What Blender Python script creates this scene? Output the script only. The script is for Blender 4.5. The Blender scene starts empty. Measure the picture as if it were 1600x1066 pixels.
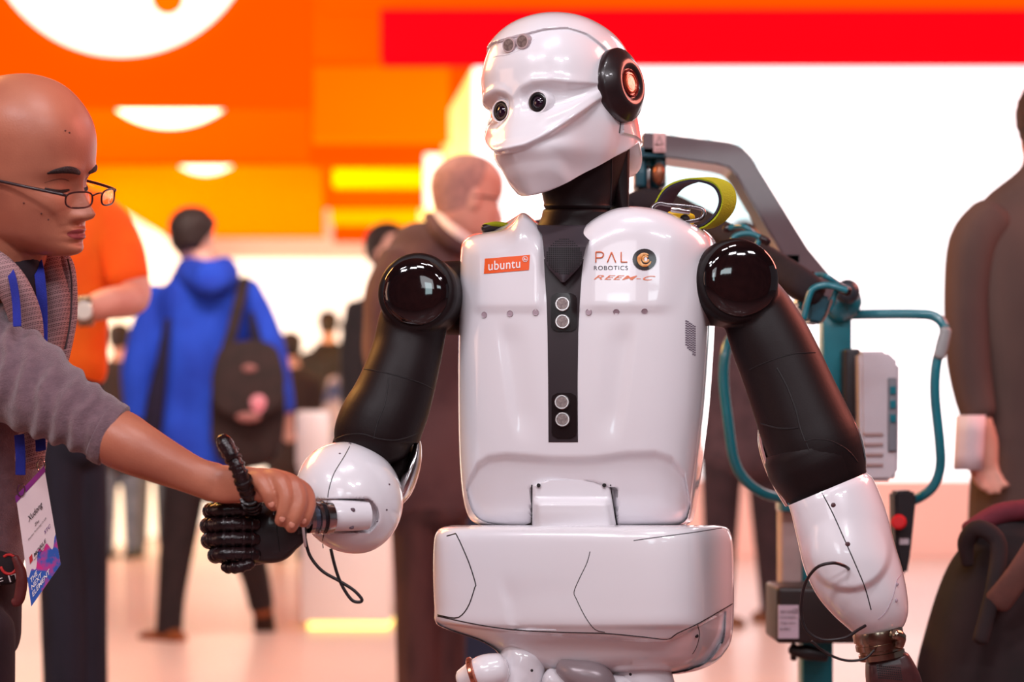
import bpy, bmesh, math, random
from mathutils import Vector, Matrix, noise
from mathutils.bvhtree import BVHTree
random.seed(7)
S = bpy.context.scene
C = S.collection
# ---------------------------------------------------------------- camera, world, lights, exposure
FP = 2700.0      # focal length in pixels of the 1600 px wide frame
HC = 0.95        # camera height
HZ = 700.0       # horizon row
def P(px, py, Y):
    return Vector(((px - 800.0) / FP * Y, Y, HC + (HZ - py) / FP * Y))
cam = bpy.data.cameras.new('camera'); camo = bpy.data.objects.new('camera', cam); C.objects.link(camo)
camo.location = (0, 0, HC); camo.rotation_euler = (math.pi / 2, 0, 0)
cam.sensor_width = 36; cam.lens = 36 * FP / 1600; cam.shift_y = (HZ - 533) / 1600
cam.clip_start = .05; cam.clip_end = 100
cam.dof.use_dof = True; cam.dof.focus_distance = 2.40; cam.dof.aperture_fstop = 2.6
S.camera = camo
S.view_settings.view_transform = 'Standard'; S.view_settings.look = 'None'
S.view_settings.gamma = 1; S.view_settings.use_curve_mapping = False
S.view_settings.exposure = 0.0
w = bpy.data.worlds.new('hall_air'); S.world = w; w.use_nodes = True
w.node_tree.nodes['Background'].inputs[0].default_value = (.42, .39, .44, 1)
w.node_tree.nodes['Background'].inputs[1].default_value = .30
def lamp(name, loc, aim, sx, sy, power, col):
    l = bpy.data.lights.new(name, 'AREA'); l.shape = 'RECTANGLE'; l.size = sx; l.size_y = sy
    l.energy = power; l.color = col
    o = bpy.data.objects.new(name, l); C.objects.link(o); o.location = loc
    o.rotation_euler = (Vector(aim) - Vector(loc)).to_track_quat('-Z', 'Y').to_euler()
    return o
for x_, y_, z_, p_ in ((-2.3, -1.1, 3.5, 17), (-1.5, -1.3, 3.7, 19), (-.8, -.9, 3.6, 17), (-.1, .6, 3.9, 16), (.5, 1.0, 3.8, 15), (1.1, -1.5, 3.5, 18), (1.8, -1.7, 3.4, 18), (2.4, -1.0, 3.6, 16), (-1.9, .1, 3.3, 14)):
    lamp('hall_or_fill_lamp', (x_, y_, z_), (.1, 2.4, 1.1), .5, .22, p_ * 1.22, (.98, .94, 1))
lamp('hall_or_fill_lamp', (-.6, -1.8, 2.2), (.1, 2.4, 1.0), 1.0, .7, 7, (.95, .95, 1))  # low fill lamp added in front of the robot, not a hall fixture
lamp('hall_or_fill_lamp', (-1.62, 4.75, 2.6), (-.97, 4.25, 1.42), .5, .5, 9, (1, .70, .12)).data.spread = math.radians(70)  # yellow lamp added out of view to warm the orange shirt
lamp('reflection_lamp', (-.9, -3.85, 2.2), (.0, 2.4, 1.2), .7, .9, 9, (.7, .95, 1))  # unseen lamp, no screen there; added to reflect in the shoulder caps
lamp('reflection_lamp', (1.2, -3.85, 2.5), (.0, 2.4, 1.2), 1.1, .35, 7, (.8, .95, 1))  # second unseen lamp added for the cap reflections
lamp('hall_or_fill_lamp', (-2.4, 4.2, 2.9), (0, 2.4, 1.1), 1.4, 1.0, 75, (1, .42, .12))  # added rim lamp, stands in for the glow of the orange bulkheads
lamp('hall_or_fill_lamp', (2.5, 3.4, 2.6), (.2, 2.4, 1.0), 1.2, 1.2, 70, (1, .26, .20))  # added rim lamp that reddens the robot on the image right
lamp('hall_or_fill_lamp', (3.6, 8.0, 4.4), (2.2, 8.2, 0), 2.5, 1.5, 70, (1, .80, .90))  # added to tint the right part of the booth floor pink
lamp('hall_or_fill_lamp', (-1.0, 5.4, 2.9), (-.8, 7.6, .7), 1.0, .6, 48, (1, .86, .78))  # added and aimed at the counter to brighten its front
lamp('hall_or_fill_lamp', (0, 5.0, 4.4), (0, 9.5, .8), 6, 1.2, 95, (1, .82, .72))  # added to brighten the counter and backdrop from the front
lamp('hall_or_fill_lamp', (-3.4, 1.6, 1.6), (-.4, 2.4, 1.0), 1.2, 1.6, 16, (1, .55, .40))

# ---------------------------------------------------------------- materials
def lin(c):
    r = []
    for v in c[:3]:
        v = v / 255.0
        r.append(v / 12.92 if v <= .04045 else ((v + .055) / 1.055) ** 2.4)
    return (r[0], r[1], r[2], 1)
MATS = {}
def mat(name, rgb, rough=.5, metal=0, coat=0, emit=None, es=0, rgb2=None, nscale=20, bump=0, bscale=80, alpha=1, trans=0, ior=1.45, sheen=0, lo=.4, hi=.62, stretch=None, spec=.5, croad=.05):
    if name in MATS: return MATS[name]
    m = bpy.data.materials.new(name); m.use_nodes = True
    nt = m.node_tree; b = nt.nodes['Principled BSDF']
    b.inputs['Base Color'].default_value = lin(rgb); b.inputs['Roughness'].default_value = rough
    b.inputs['Metallic'].default_value = metal; b.inputs['Coat Weight'].default_value = coat
    b.inputs['Coat Roughness'].default_value = croad; b.inputs['IOR'].default_value = ior
    b.inputs['Specular IOR Level'].default_value = spec
    b.inputs['Transmission Weight'].default_value = trans; b.inputs['Alpha'].default_value = alpha
    b.inputs['Sheen Weight'].default_value = sheen
    if emit is not None:
        b.inputs['Emission Color'].default_value = lin(emit); b.inputs['Emission Strength'].default_value = es
    tc = nt.nodes.new('ShaderNodeTexCoord'); mp = nt.nodes.new('ShaderNodeMapping')
    nt.links.new(tc.outputs['Object'], mp.inputs[0])
    if stretch: mp.inputs['Scale'].default_value = stretch
    if rgb2 is not None:
        n = nt.nodes.new('ShaderNodeTexNoise'); n.inputs['Scale'].default_value = nscale; n.inputs['Detail'].default_value = 4
        r = nt.nodes.new('ShaderNodeValToRGB'); r.color_ramp.elements[0].color = lin(rgb); r.color_ramp.elements[1].color = lin(rgb2)
        r.color_ramp.elements[0].position = lo; r.color_ramp.elements[1].position = hi
        nt.links.new(mp.outputs[0], n.inputs['Vector']); nt.links.new(n.outputs['Fac'], r.inputs[0]); nt.links.new(r.outputs[0], b.inputs['Base Color'])
    if bump:
        n = nt.nodes.new('ShaderNodeTexNoise'); n.inputs['Scale'].default_value = bscale; n.inputs['Detail'].default_value = 3
        bp = nt.nodes.new('ShaderNodeBump'); bp.inputs['Strength'].default_value = bump; bp.inputs['Distance'].default_value = .004
        nt.links.new(mp.outputs[0], n.inputs['Vector']); nt.links.new(n.outputs['Fac'], bp.inputs['Height']); nt.links.new(bp.outputs[0], b.inputs['Normal'])
    MATS[name] = m
    return m
WHITE = mat('white_plastic', (231, 226, 231), .25, coat=1, rgb2=(233, 229, 233), nscale=3)
BLACK = mat('black_plastic', (24, 14, 15), .48, spec=.24, rgb2=(28, 17, 18), nscale=4, bump=.05, bscale=400)
GLOSS = mat('gloss_black', (18, 10, 12), .04, coat=1, rgb2=(22, 13, 14), nscale=3)
DARK = mat('seam_dark', (30, 22, 24), .6, rgb2=(24, 18, 20))
STRIP = mat('strip_black', (52, 42, 46), .35, rgb2=(48, 38, 42), nscale=6)
CHROME = mat('brushed_metal', (205, 200, 200), .18, metal=1, rgb2=(170, 165, 165), nscale=30)
LENSG = mat('sensor_face', (150, 135, 132), .45, metal=.6, rgb2=(120, 105, 104), nscale=300)
TEAL = mat('teal_paint', (18, 118, 132), .3, coat=.5, rgb2=(14, 106, 120), nscale=9)
ORANGE = mat('orange_print', (240, 92, 24), .4, rgb2=(236, 86, 20), nscale=8)
WPRINT = mat('white_print', (245, 238, 238), .5, rgb2=(240, 232, 232), nscale=8)
DPRINT = mat('dark_print', (58, 52, 58), .5, rgb2=(52, 46, 52), nscale=8)
RUBBER = mat('black_rubber', (24, 13, 15), .25, rgb2=(40, 22, 24), nscale=60, bump=.3, bscale=160)

# ---------------------------------------------------------------- mesh tools
WL = {}
def mk(name, V, Fc, m, parent=None, smooth=True, angle=40, label=None, cat=None, group=None, kind=None, base=None):
    me = bpy.data.meshes.new(name)
    V = [Vector(v) for v in V]
    if parent is None:
        if base is None:
            lo = [min(v[i] for v in V) for i in range(3)]; hi = [max(v[i] for v in V) for i in range(3)]
            base = Vector(((lo[0] + hi[0]) / 2, (lo[1] + hi[1]) / 2, lo[2]))
        org = Vector(base); rel = org
    else:
        lo = [min(v[i] for v in V) for i in range(3)]; hi = [max(v[i] for v in V) for i in range(3)]
        org = Vector([(lo[i] + hi[i]) / 2 for i in range(3)]); rel = org - WL[parent.name]
    me.from_pydata([v - org for v in V], [], Fc)
    me.materials.append(m); me.validate()
    o = bpy.data.objects.new(name, me); C.objects.link(o); o.location = rel
    if parent: o.parent = parent
    WL[o.name] = org
    if smooth:
        me.shade_smooth(); me.set_sharp_from_angle(angle=math.radians(angle))
    bm = bmesh.new(); bm.from_mesh(me); bmesh.ops.recalc_face_normals(bm, faces=bm.faces); bm.to_mesh(me); bm.free()
    tag(o, label, cat, group, kind)
    return o
def tag(o, label=None, cat=None, group=None, kind=None):
    if label: o['label'] = label
    if cat: o['category'] = cat
    if group: o['group'] = group
    if kind: o['kind'] = kind
    return o
def empty(name, loc, label, cat, group=None):
    o = bpy.data.objects.new(name, None); C.objects.link(o); o.location = loc; o.empty_display_size = .05
    WL[o.name] = Vector(loc)
    return tag(o, label, cat, group)
def bake(o, vox=None, smooth_n=0, sub=0, fac=.5):
    """apply a voxel union and smoothing to a mesh object"""
    if vox:
        r = o.modifiers.new('r', 'REMESH'); r.mode = 'VOXEL'; r.voxel_size = vox; r.use_smooth_shade = True
    if smooth_n:
        s = o.modifiers.new('s', 'SMOOTH'); s.factor = fac; s.iterations = smooth_n
    if sub:
        s = o.modifiers.new('u', 'SUBSURF'); s.levels = sub; s.render_levels = sub
    dg = bpy.context.evaluated_depsgraph_get()
    me = bpy.data.meshes.new_from_object(o.evaluated_get(dg))
    old = o.data; o.modifiers.clear(); o.data = me
    me.name = o.name; bpy.data.meshes.remove(old)
    me.shade_smooth()
    return o
def ripple(o, fn):
    me = o.data; N_ = [v.normal.copy() for v in me.vertices]; wo = WL[o.name]
    for v, n in zip(me.vertices, N_):
        d = fn(v.co + wo)
        if d: v.co = v.co + n * d
    me.update()
class G:
    """geometry collector"""
    def __init__(s): s.v = []; s.f = []
    def add(s, V, Fc):
        n = len(s.v); s.v += [Vector(x) for x in V]; s.f += [tuple(i + n for i in f) for f in Fc]; return s
    def rings(s, R, cap=True, close=True):
        N = len(R[0]); V = [p for r in R for p in r]; Fc = []
        for i in range(len(R) - 1):
            for j in range(N if close else N - 1):
                k = (j + 1) % N
                Fc.append((i * N + j, i * N + k, (i + 1) * N + k, (i + 1) * N + j))
        if cap:
            c0 = sum((Vector(p) for p in R[0]), Vector()) / N; c1 = sum((Vector(p) for p in R[-1]), Vector()) / N
            V = V + [c0, c1]; a = len(V) - 2; b = a + 1; L = (len(R) - 1) * N
            for j in range(N):
                k = (j + 1) % N
                Fc.append((a, k, j)); Fc.append((b, L + j, L + k))
        return s.add(V, Fc)
    def limb(s, pts, N=20, ratio=1.0, sub=4, cap=.6, axis=None, n=2.0):
        """pts: (world Vector, radius[, depth ratio]) ; smooth tube with rounded ends"""
        Q = [(Vector(p[0]), p[1], p[2] if len(p) > 2 else ratio) for p in pts]
        pp = []
        for i in range(len(Q) - 1):
            a = Q[max(i - 1, 0)]; b = Q[i]; c = Q[i + 1]; d = Q[min(i + 2, len(Q) - 1)]
            for k in range(sub):
                t = k / sub
                def cr(w, x, y, z): return .5 * ((2 * x) + (-w + y) * t + (2 * w - 5 * x + 4 * y - z) * t * t + (-w + 3 * x - 3 * y + z) * t ** 3)
                pp.append((cr(a[0], b[0], c[0], d[0]), cr(a[1], b[1], c[1], d[1]), b[2] * (1 - t) + c[2] * t))
        pp.append(Q[-1])
        T0 = (pp[1][0] - pp[0][0]).normalized(); T1 = (pp[-1][0] - pp[-2][0]).normalized()
        if cap:
            h = [(math.cos(a), math.sin(a)) for a in (1.45, 1.1, .75, .4)]
            r0 = pp[0][1] * cap; r1 = pp[-1][1] * cap
            st = [(pp[0][0] - T0 * r0 * sn, pp[0][1] * cs, pp[0][2]) for cs, sn in h]
            en = [(pp[-1][0] + T1 * r1 * sn, pp[-1][1] * cs, pp[-1][2]) for cs, sn in reversed(h)]
            pp = st + pp + en
        R = []; ax = Vector(axis) if axis else Vector((0, 1, 0))
        for i, (c, r, q) in enumerate(pp):
            t = (pp[min(i + 1, len(pp) - 1)][0] - pp[max(i - 1, 0)][0])
            if t.length < 1e-9: t = T0
            t.normalize()
            u = t.cross(ax)
            if u.length < .15: u = t.cross(Vector((0, 0, 1)))
            u.normalize(); v = t.cross(u).normalized()
            ring = []
            for j in range(N):
                a = 2 * math.pi * j / N; ca = math.cos(a); sa = math.sin(a)
                if n != 2: ca = math.copysign(abs(ca) ** (2 / n), ca); sa = math.copysign(abs(sa) ** (2 / n), sa)
                ring.append(c + u * r * ca + v * r * q * sa)
            R.append(ring)
        return s.rings(R)
    def ell(s, c, a, b, d, rot=None, nu=24, nv=14, n=2.0):
        c = Vector(c); R = []
        for i in range(1, nv):
            t = math.pi * i / nv; st = math.sin(t); ct = -math.cos(t)
            ring = []
            for j in range(nu):
                p = 2 * math.pi * j / nu
                f = lambda x: math.copysign(abs(x) ** (2 / n), x)
                q = Vector((a * f(st) * f(math.cos(p)), b * f(st) * f(math.sin(p)), d * f(ct)))
                if rot is not None: q = rot @ q
                ring.append(c + q)
            R.append(ring)
        return s.rings(R)
    def box(s, lo, hi, bev=0, rot=None, ctr=None):
        lo = Vector(lo); hi = Vector(hi)
        bm = bmesh.new(); bmesh.ops.create_cube(bm, size=1)
        d = hi - lo; c = (lo + hi) / 2
        for v in bm.verts: v.co = Vector((v.co.x * d.x, v.co.y * d.y, v.co.z * d.z))
        if bev: bmesh.ops.bevel(bm, geom=bm.edges[:], offset=bev, segments=3, affect='EDGES', profile=.6)
        bm.verts.index_update()
        s.add([c + (rot @ v.co if rot is not None else v.co) for v in bm.verts], [[v.index for v in f.verts] for f in bm.faces]); bm.free(); return s
    def cyl(s, a, b, r, r2=None, N=24, bev=0):
        a = Vector(a); b = Vector(b); r2 = r if r2 is None else r2; t = (b - a).normalized()
        u = t.orthogonal().normalized(); v = t.cross(u)
        L = (b - a).length
        prof = [(0, r), (L, r2)] if not bev else [(0, r - bev), (bev * .3, r - bev * .3), (bev, r), (L - bev, r2), (L - bev * .3, r2 - bev * .3), (L, r2 - bev)]
        R = [[a + t * z + (u * math.cos(2 * math.pi * j / N) + v * math.sin(2 * math.pi * j / N)) * q for j in range(N)] for z, q in prof]
        return s.rings(R)
    def tube(s, pts, r, N=10, sub=6):
        return s.limb([(p, r) for p in pts], N=N, sub=sub, cap=.3)
    def lathe(s, c, axis, prof, N=40, squash=1.0):
        t = Vector(axis).normalized(); u = t.cross(Vector((0, 0, 1))).normalized(); v = t.cross(u).normalized(); c = Vector(c)
        R = [[c + t * h + u * r * math.cos(2 * math.pi * j / N) + v * r * squash * math.sin(2 * math.pi * j / N) for j in range(N)] for h, r in prof]
        return s.rings(R)
    def mk(s, name, m, parent=None, **k): return mk(name, s.v, s.f, m, parent, **k)
def pxl(l, Y, ratio=1.0):
    """[(px,py,Y or None,r px[,ratio])] -> limb points"""
    out = []
    for p in l:
        y = Y if p[2] is None else p[2]
        out.append((P(p[0], p[1], y), p[3] * y / FP, p[4] if len(p) > 4 else ratio))
    return out
def interp(x, X, Yv):
    if x <= X[0]: return Yv[0]
    for i in range(1, len(X)):
        if x <= X[i]:
            t = (x - X[i - 1]) / (X[i] - X[i - 1]); return Yv[i - 1] + t * (Yv[i] - Yv[i - 1])
    return Yv[-1]
def sinterp(x, X, Yv):
    """smooth (monotone-ish cubic) interpolation"""
    if x <= X[0]: return Yv[0]
    if x >= X[-1]: return Yv[-1]
    for i in range(1, len(X)):
        if x <= X[i]:
            x0, x1, y0, y1 = X[i - 1], X[i], Yv[i - 1], Yv[i]
            m0 = (y1 - Yv[i - 2]) / (x1 - X[i - 2]) if i > 1 else (y1 - y0) / (x1 - x0)
            m1 = (Yv[i + 1] - y0) / (X[i + 1] - x0) if i < len(X) - 1 else (y1 - y0) / (x1 - x0)
            h = x1 - x0; t = (x - x0) / h
            return (2 * t ** 3 - 3 * t * t + 1) * y0 + (t ** 3 - 2 * t * t + t) * h * m0 + (-2 * t ** 3 + 3 * t * t) * y1 + (t ** 3 - t * t) * h * m1
def sst(a, b, x):
    t = min(1, max(0, (x - a) / (b - a))); return t * t * (3 - 2 * t)
def gs(x, s): return math.exp(-(x / s) ** 2)
def topx(v): return 800 + FP * v.x / v.y, HZ - FP * (v.z - HC) / v.y
EYE = Vector((0, 0, HC))
def tree(*obs):
    V = []; Fc = []
    for o in obs:
        n = len(V); wo = WL[o.name]
        V += [v.co + wo for v in o.data.vertices]; Fc += [[i + n for i in p.vertices] for p in o.data.polygons]
    return BVHTree.FromPolygons(V, Fc)
def hit(T, px, py, off=0.0, fall=2.45):
    d = (P(px, py, 1.0) - EYE).normalized()
    r = T.ray_cast(EYE, d)
    if r[0] is None: return P(px, py, fall)
    return r[0] - d * off
def hitn(T, px, py):
    d = (P(px, py, 1.0) - EYE).normalized(); r = T.ray_cast(EYE, d)
    if r[0] is None: return P(px, py, 2.45), Vector((0, -1, 0))
    n = r[1] if r[1].dot(d) < 0 else -r[1]
    return r[0], n
def seam(T, pts, name='seam', parent=None, r=.0009, m=None, off=.0, sub=5):
    g = G(); L = [Vector((p[0], p[1], 0)) for p in pts]; Q = []
    for i in range(len(L) - 1):
        a = L[max(i - 1, 0)]; b = L[i]; c = L[i + 1]; d = L[min(i + 2, len(L) - 1)]
        n = max(2, int((c - b).length / 5))
        for k in range(n):
            t = k / n
            Q.append(.5 * ((2 * b) + (-a + c) * t + (2 * a - 5 * b + 4 * c - d) * t * t + (-a + 3 * b - 3 * c + d) * t ** 3))
    Q.append(L[-1])
    W = [(hit(T, q.x, q.y, off), r) for q in Q]
    g.limb(W, N=6, sub=1, cap=0)
    return g.mk(name, m or DARK, parent)
def rowpatch(T, rows, cols, name, m, parent, off=.001, thick=.002, nr=None, **k):
    """a thin plate lying on a surface: rows = (py, x left, x right)"""
    if nr:
        ys = [r[0] for r in rows]; y0, y1 = ys[0], ys[-1]
        rows = [(y0 + (y1 - y0) * i / nr, interp(y0 + (y1 - y0) * i / nr, ys, [r[1] for r in rows]), interp(y0 + (y1 - y0) * i / nr, ys, [r[2] for r in rows])) for i in range(nr + 1)]
    V = []; n = cols + 1
    for py, a, b in rows:
        for j in range(n): V.append(hit(T, a + (b - a) * j / cols, py, off))
    return plate(V, len(rows), n, name, m, parent, thick, **k)
def plate(V, nr, n, name, m, parent, thick, **k):
    B = [v + (v - EYE).normalized() * thick for v in V]; o = len(V); Fc = []
    for i in range(nr - 1):
        for j in range(n - 1):
            a = i * n + j; Fc.append((a, a + 1, a + n + 1, a + n)); Fc.append((o + a, o + a + n, o + a + n + 1, o + a + 1))
    ed = [i for i in range(n)] + [i * n + n - 1 for i in range(1, nr)] + [(nr - 1) * n + j for j in range(n - 2, -1, -1)] + [i * n for i in range(nr - 2, 0, -1)]
    for i in range(len(ed)):
        a = ed[i]; b = ed[(i + 1) % len(ed)]; Fc.append((a, o + a, o + b, b))
    return mk(name, V + B, Fc, m, parent, **k)
def discpatch(T, cx, cy, rx, ry, name, m, parent, off=.001, thick=.002, N=28, rn=4, tilt=0, **k):
    g = G(); R = []; ct = math.cos(tilt); st = math.sin(tilt)
    for i in range(rn, 0, -1):
        q = i / rn; ring = []
        for j in range(N):
            a = 2 * math.pi * j / N; x = rx * q * math.cos(a); y = ry * q * math.sin(a)
            ring.append(hit(T, cx + x * ct - y * st, cy + x * st + y * ct, off))
        if i == rn: R.append([v + (v - EYE).normalized() * thick for v in ring])
        R.append(ring)
    g.rings(R); return g.mk(name, m, parent, **k)
def textmesh(s, size=1.0, shear=0, space=1.0, bold=0):
    cu = bpy.data.curves.new('t', 'FONT'); cu.body = s; cu.size = size; cu.shear = shear; cu.space_character = space; cu.offset = bold
    cu.align_x = 'CENTER'; cu.align_y = 'CENTER'; cu.resolution_u = 6
    o = bpy.data.objects.new('t', cu); C.objects.link(o)
    dg = bpy.context.evaluated_depsgraph_get(); dg.update()
    me = bpy.data.meshes.new_from_object(o.evaluated_get(dg))
    V = [v.co.copy() for v in me.vertices]; Fc = [tuple(p.vertices) for p in me.polygons]
    bpy.data.objects.remove(o); bpy.data.curves.remove(cu); bpy.data.meshes.remove(me)
    xs = [v.x for v in V]; ys = [v.y for v in V]; cx = (min(xs) + max(xs)) / 2; cy = (min(ys) + max(ys)) / 2
    return [Vector((v.x - cx, v.y - cy, 0)) for v in V], Fc, max(xs) - min(xs), max(ys) - min(ys)
def decal(T, s, cx, cy, wpx, hpx, name, m, parent, off=.0012, ang=0, shear=0, space=1.0, bold=0, sk=0, **k):
    V, Fc, tw, th = textmesh(s, shear=shear, space=space, bold=bold)
    ca, sa = math.cos(ang), math.sin(ang)
    W = []
    for v in V:
        x = v.x / tw * wpx; y = -v.y / th * hpx
        W.append(hit(T, cx + x * ca - y * sa, cy + x * sa + y * ca + sk * x, off))
    return mk(name, W, Fc, m, parent, smooth=False, **k)
# ================================================================ SETTING
def boxs(name, x0, x1, y0, y1, z0, z1, m, **k):
    g = G(); g.box((x0, y0, z0), (x1, y1, z1)); return g.mk(name, m, smooth=False, **k)
FLOORM = mat('hall_floor', (132, 96, 98), .35, rgb2=(124, 90, 92), nscale=1.5, bump=.02, bscale=3, coat=.3)
PLATM = mat('booth_floor', (226, 190, 176), .40, rgb2=(220, 184, 172), nscale=1.2, bump=.04, bscale=5, coat=.1)
boxs('floor', -9, 9, -4, 26, -.1, 0, FLOORM, kind='structure')
ZB = .15
boxs('trim_1', -8.5, 8.5, 5.65, 20.2, 0.0005, ZB, PLATM, kind='structure', label='raised pale booth floor')
WALLW = mat('glowing_wall_white', (255, 250, 240), .6, emit=(255, 247, 232), es=1.1, rgb2=(250, 244, 236), nscale=.5)
WALLY = mat('glowing_wall_yellow', (255, 246, 200), .6, emit=(255, 226, 120), es=1.1, rgb2=(250, 240, 190), nscale=.5)  # yellow light on a white wall, put into base colour and emission
SCREEN = mat('white_screen', (255, 255, 255), .5, emit=(250, 252, 255), es=1.6, rgb2=(250, 252, 255), nscale=.5)
CREAM = mat('cream_panel', (250, 226, 205), .6, emit=(255, 222, 196), es=.35, rgb2=(246, 220, 200), nscale=1)
PEACH = mat('peach_panel', (250, 205, 190), .5, rgb2=(246, 198, 184), nscale=1, emit=(255, 190, 175), es=.30)
RED = mat('red_lightbox', (190, 4, 12), 1, spec=0, emit=(255, 4, 20), es=.95, rgb2=(186, 3, 10), nscale=.6)
OR1 = mat('orange_lightbox', (205, 48, 0), 1, spec=0, emit=(255, 86, 0), es=.88, rgb2=(200, 44, 0), nscale=.4)
OR2 = mat('amber_lightbox', (215, 80, 0), 1, spec=0, emit=(255, 116, 0), es=.92, rgb2=(210, 74, 0), nscale=.4)
OR3 = mat('yellow_lightbox', (220, 120, 0), 1, spec=0, emit=(255, 182, 0), es=.98, rgb2=(215, 112, 0), nscale=.4)
GREYC = mat('hall_ceiling', (120, 66, 50), .8, rgb2=(110, 60, 46), nscale=1)
boxs('ceiling', -9, 9, -4, 26, 5.0, 5.1, GREYC, kind='structure')
boxs('wall_front', -9, 9, -4.1, -4, 0, 5, mat('front_wall_maroon', (150, 92, 96), .7, rgb2=(120, 70, 76), nscale=1.2), kind='structure')
# far wall: bright lower part under a cream band
boxs('wall_back', -5, 5, 20, 20.2, ZB, 3.12, WALLW, kind='structure')
boxs('trim_2', -5, 5, 19.9, 20.19, 3.13, 4.4, CREAM, kind='structure')
# long white side wall on the left
boxs('wall_left', -3.45, -3.25, 8.6, 19.9, ZB, 2.93, WALLW, kind='structure')  # light on this wall is put in as the material's own glow
# white screen wall on the right, peach base, red band above
Yr = 12.7
boxs('wall_right', -.28, 7.2, Yr, Yr + .2, .72, 3.95, SCREEN, kind='structure')
boxs('trim_3', -.28, 7.2, Yr - .04, Yr + .2, ZB, .715, PEACH, kind='structure')
boxs('trim_4', -.9, 7.2, Yr - .9, Yr - .6, P(0, 90, Yr - .9).z, P(0, 14, Yr - .9).z, RED, kind='structure')
boxs('trim_5', -1.3, 7.2, Yr - .8, Yr - .62, P(0, 12, Yr - .9).z, 4.7, OR1, kind='structure')
# receding white wall behind the robot's head, yellow light put into its material
def slab(name, a, b, z0, z1, t, m, **k):
    g = G(); a = Vector(a + (0,)); b = Vector(b + (0,)); n = (b - a).cross(Vector((0, 0, 1))).normalized() * t
    V = [a + Vector((0, 0, z0)), b + Vector((0, 0, z0)), b + n + Vector((0, 0, z0)), a + n + Vector((0, 0, z0)),
         a + Vector((0, 0, z1)), b + Vector((0, 0, z1)), b + n + Vector((0, 0, z1)), a + n + Vector((0, 0, z1))]
    g.add(V, [(0, 1, 2, 3), (4, 7, 6, 5), (0, 4, 5, 1), (1, 5, 6, 2), (2, 6, 7, 3), (3, 7, 4, 0)])
    return g.mk(name, m, smooth=False, **k)
slab('trim_6', (-.29, 12.75), (-1.0, 17.6), ZB, 3.75, .15, WALLY, kind='structure')
# stepped orange lightbox bulkheads
def fascia(n, xl, xr, ytop, ybot, Y, m, d=.5):
    a = P(xl, ybot, Y); b = P(xr, ytop, Y)
    return boxs('trim_%d' % n, a.x, b.x, Y, Y + d, a.z, b.z, m, kind='structure')
fascia(7, -900, 482, -330, 158, 9.9, OR1, .25)
fascia(8, -700, 482, -60, 250, 12.0, OR1, .25)
fascia(9, -500, 502, 40, 366, 16.0, OR2, .3)
fascia(10, 484, 736, -60, 92, 12.01, OR1, .25)
fascia(11, 484, 700, 60, 216, 12.9, OR2, .25)
fascia(12, 484, 690, 60, 256, 14.6, OR1, .25)
fascia(13, 520, 680, 200, 290, 15.4, OR3, .2)
fascia(14, 502, 670, 200, 322, 16.2, OR1, .2)
fascia(15, 516, 668, 280, 348, 17.0, OR3, .2)
fascia(17, 560, 744, 60, 262, 17.9, OR1, .2)
fascia(16, 520, 672, 300, 376, 17.8, OR1, .2)
def spot(loc, aim, sx, sy, power, col):
    return lamp('bulkhead_lamp', loc, aim, sx, sy, power, col)
spot((-2.6, 11.2, 3.4), (-2.4, 12, 3.3), 3.4, .1, 60, (1, .8, .4))
spot((-2.4, 15.2, 3.2), (-2.2, 16, 3.2), 3.4, .1, 50, (1, .8, .4))
# round lights on the bulkheads
DISC = mat('disc_light', (255, 250, 230), .5, emit=(255, 250, 232), es=1.5)
def disc(cx, cy, r, Y, label, hole=None):
    e = G(); c = P(cx, cy, Y); R = r / FP * Y
    e.cyl(c, c + Vector((0, -.05, 0)), R, N=96)
    o = e.mk('round_light', DISC, label=label, cat='light', group='round lights on the orange bulkheads')
    if hole:
        h = G(); c2 = P(hole[0], hole[1], Y - .051); h.cyl(c2, c2 + Vector((0, -.01, 0)), hole[2] / FP * Y, N=48)
        h.mk('centre_dot', OR2, o, label='amber dot on the white disc')
disc(190, -124, 212, 9.89, 'largest white round light, at the top left, with a small amber dot', (262, -2, 25))
disc(266, 60, 140, 11.99, 'middle white crescent of light below the largest round light')
disc(322, 200, 72.6, 15.99, 'smallest and lowest white crescent of light, above the blue jacket')
g = G(); a = P(663, 322, 14.4); b = P(690, 240, 14.4); g.box((a.x, 14.4, a.z), (b.x, 14.5, b.z), .02)
g.mk('wall_lamp', DISC, label='upright bright white lamp panel left of the bald man in the suit', cat='light')
# faint logo square and lettering on the white screen
CY = mat('pale_cyan_print', (196, 240, 246), .5, emit=(190, 240, 248), es=.8)
CYW = mat('screen_white_print', (255, 255, 255), .5, emit=(255, 255, 255), es=1.6)
FAINT = mat('faint_grey_print', (236, 238, 242), .5, emit=(238, 240, 244), es=.93)
a = P(1012, 340, Yr - .02); b = P(1188, 178, Yr - .02)
sq = boxs('screen_logo', a.x, b.x, Yr - .03, Yr - .004, a.z, b.z, CY, label='pale cyan square logo on the white screen', cat='sign')
g = G(); y_ = Yr - .035
for q in ([(1036, 196), (1036, 262)], [(1036, 228), (1068, 228)], [(1068, 196), (1068, 262)], [(1092, 262), (1092, 200), (1116, 200), (1124, 215), (1116, 232), (1095, 232)],
          [(1140, 262), (1140, 198), (1165, 205), (1174, 228), (1165, 255), (1142, 262)]):
    g.limb([(P(x, y, y_), .035, .3) for x, y in q], N=8, sub=2, cap=.5, axis=(0, 1, 0))
g.mk('logo_lettering', CYW, sq)
def flattext(s, px, py, wpx, hpx, Y, name, m, parent=None, **k):
    V, Fc, tw, th = textmesh(s, bold=.01)
    return mk(name, [P(px + v.x / tw * wpx, py - v.y / th * hpx, Y) for v in V], Fc, m, parent, smooth=False, **k)
flattext('Positions', 1320, 208, 200, 40, Yr - .01, 'screen_lettering', FAINT, label='faint grey lettering on the white screen', cat='sign')
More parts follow.
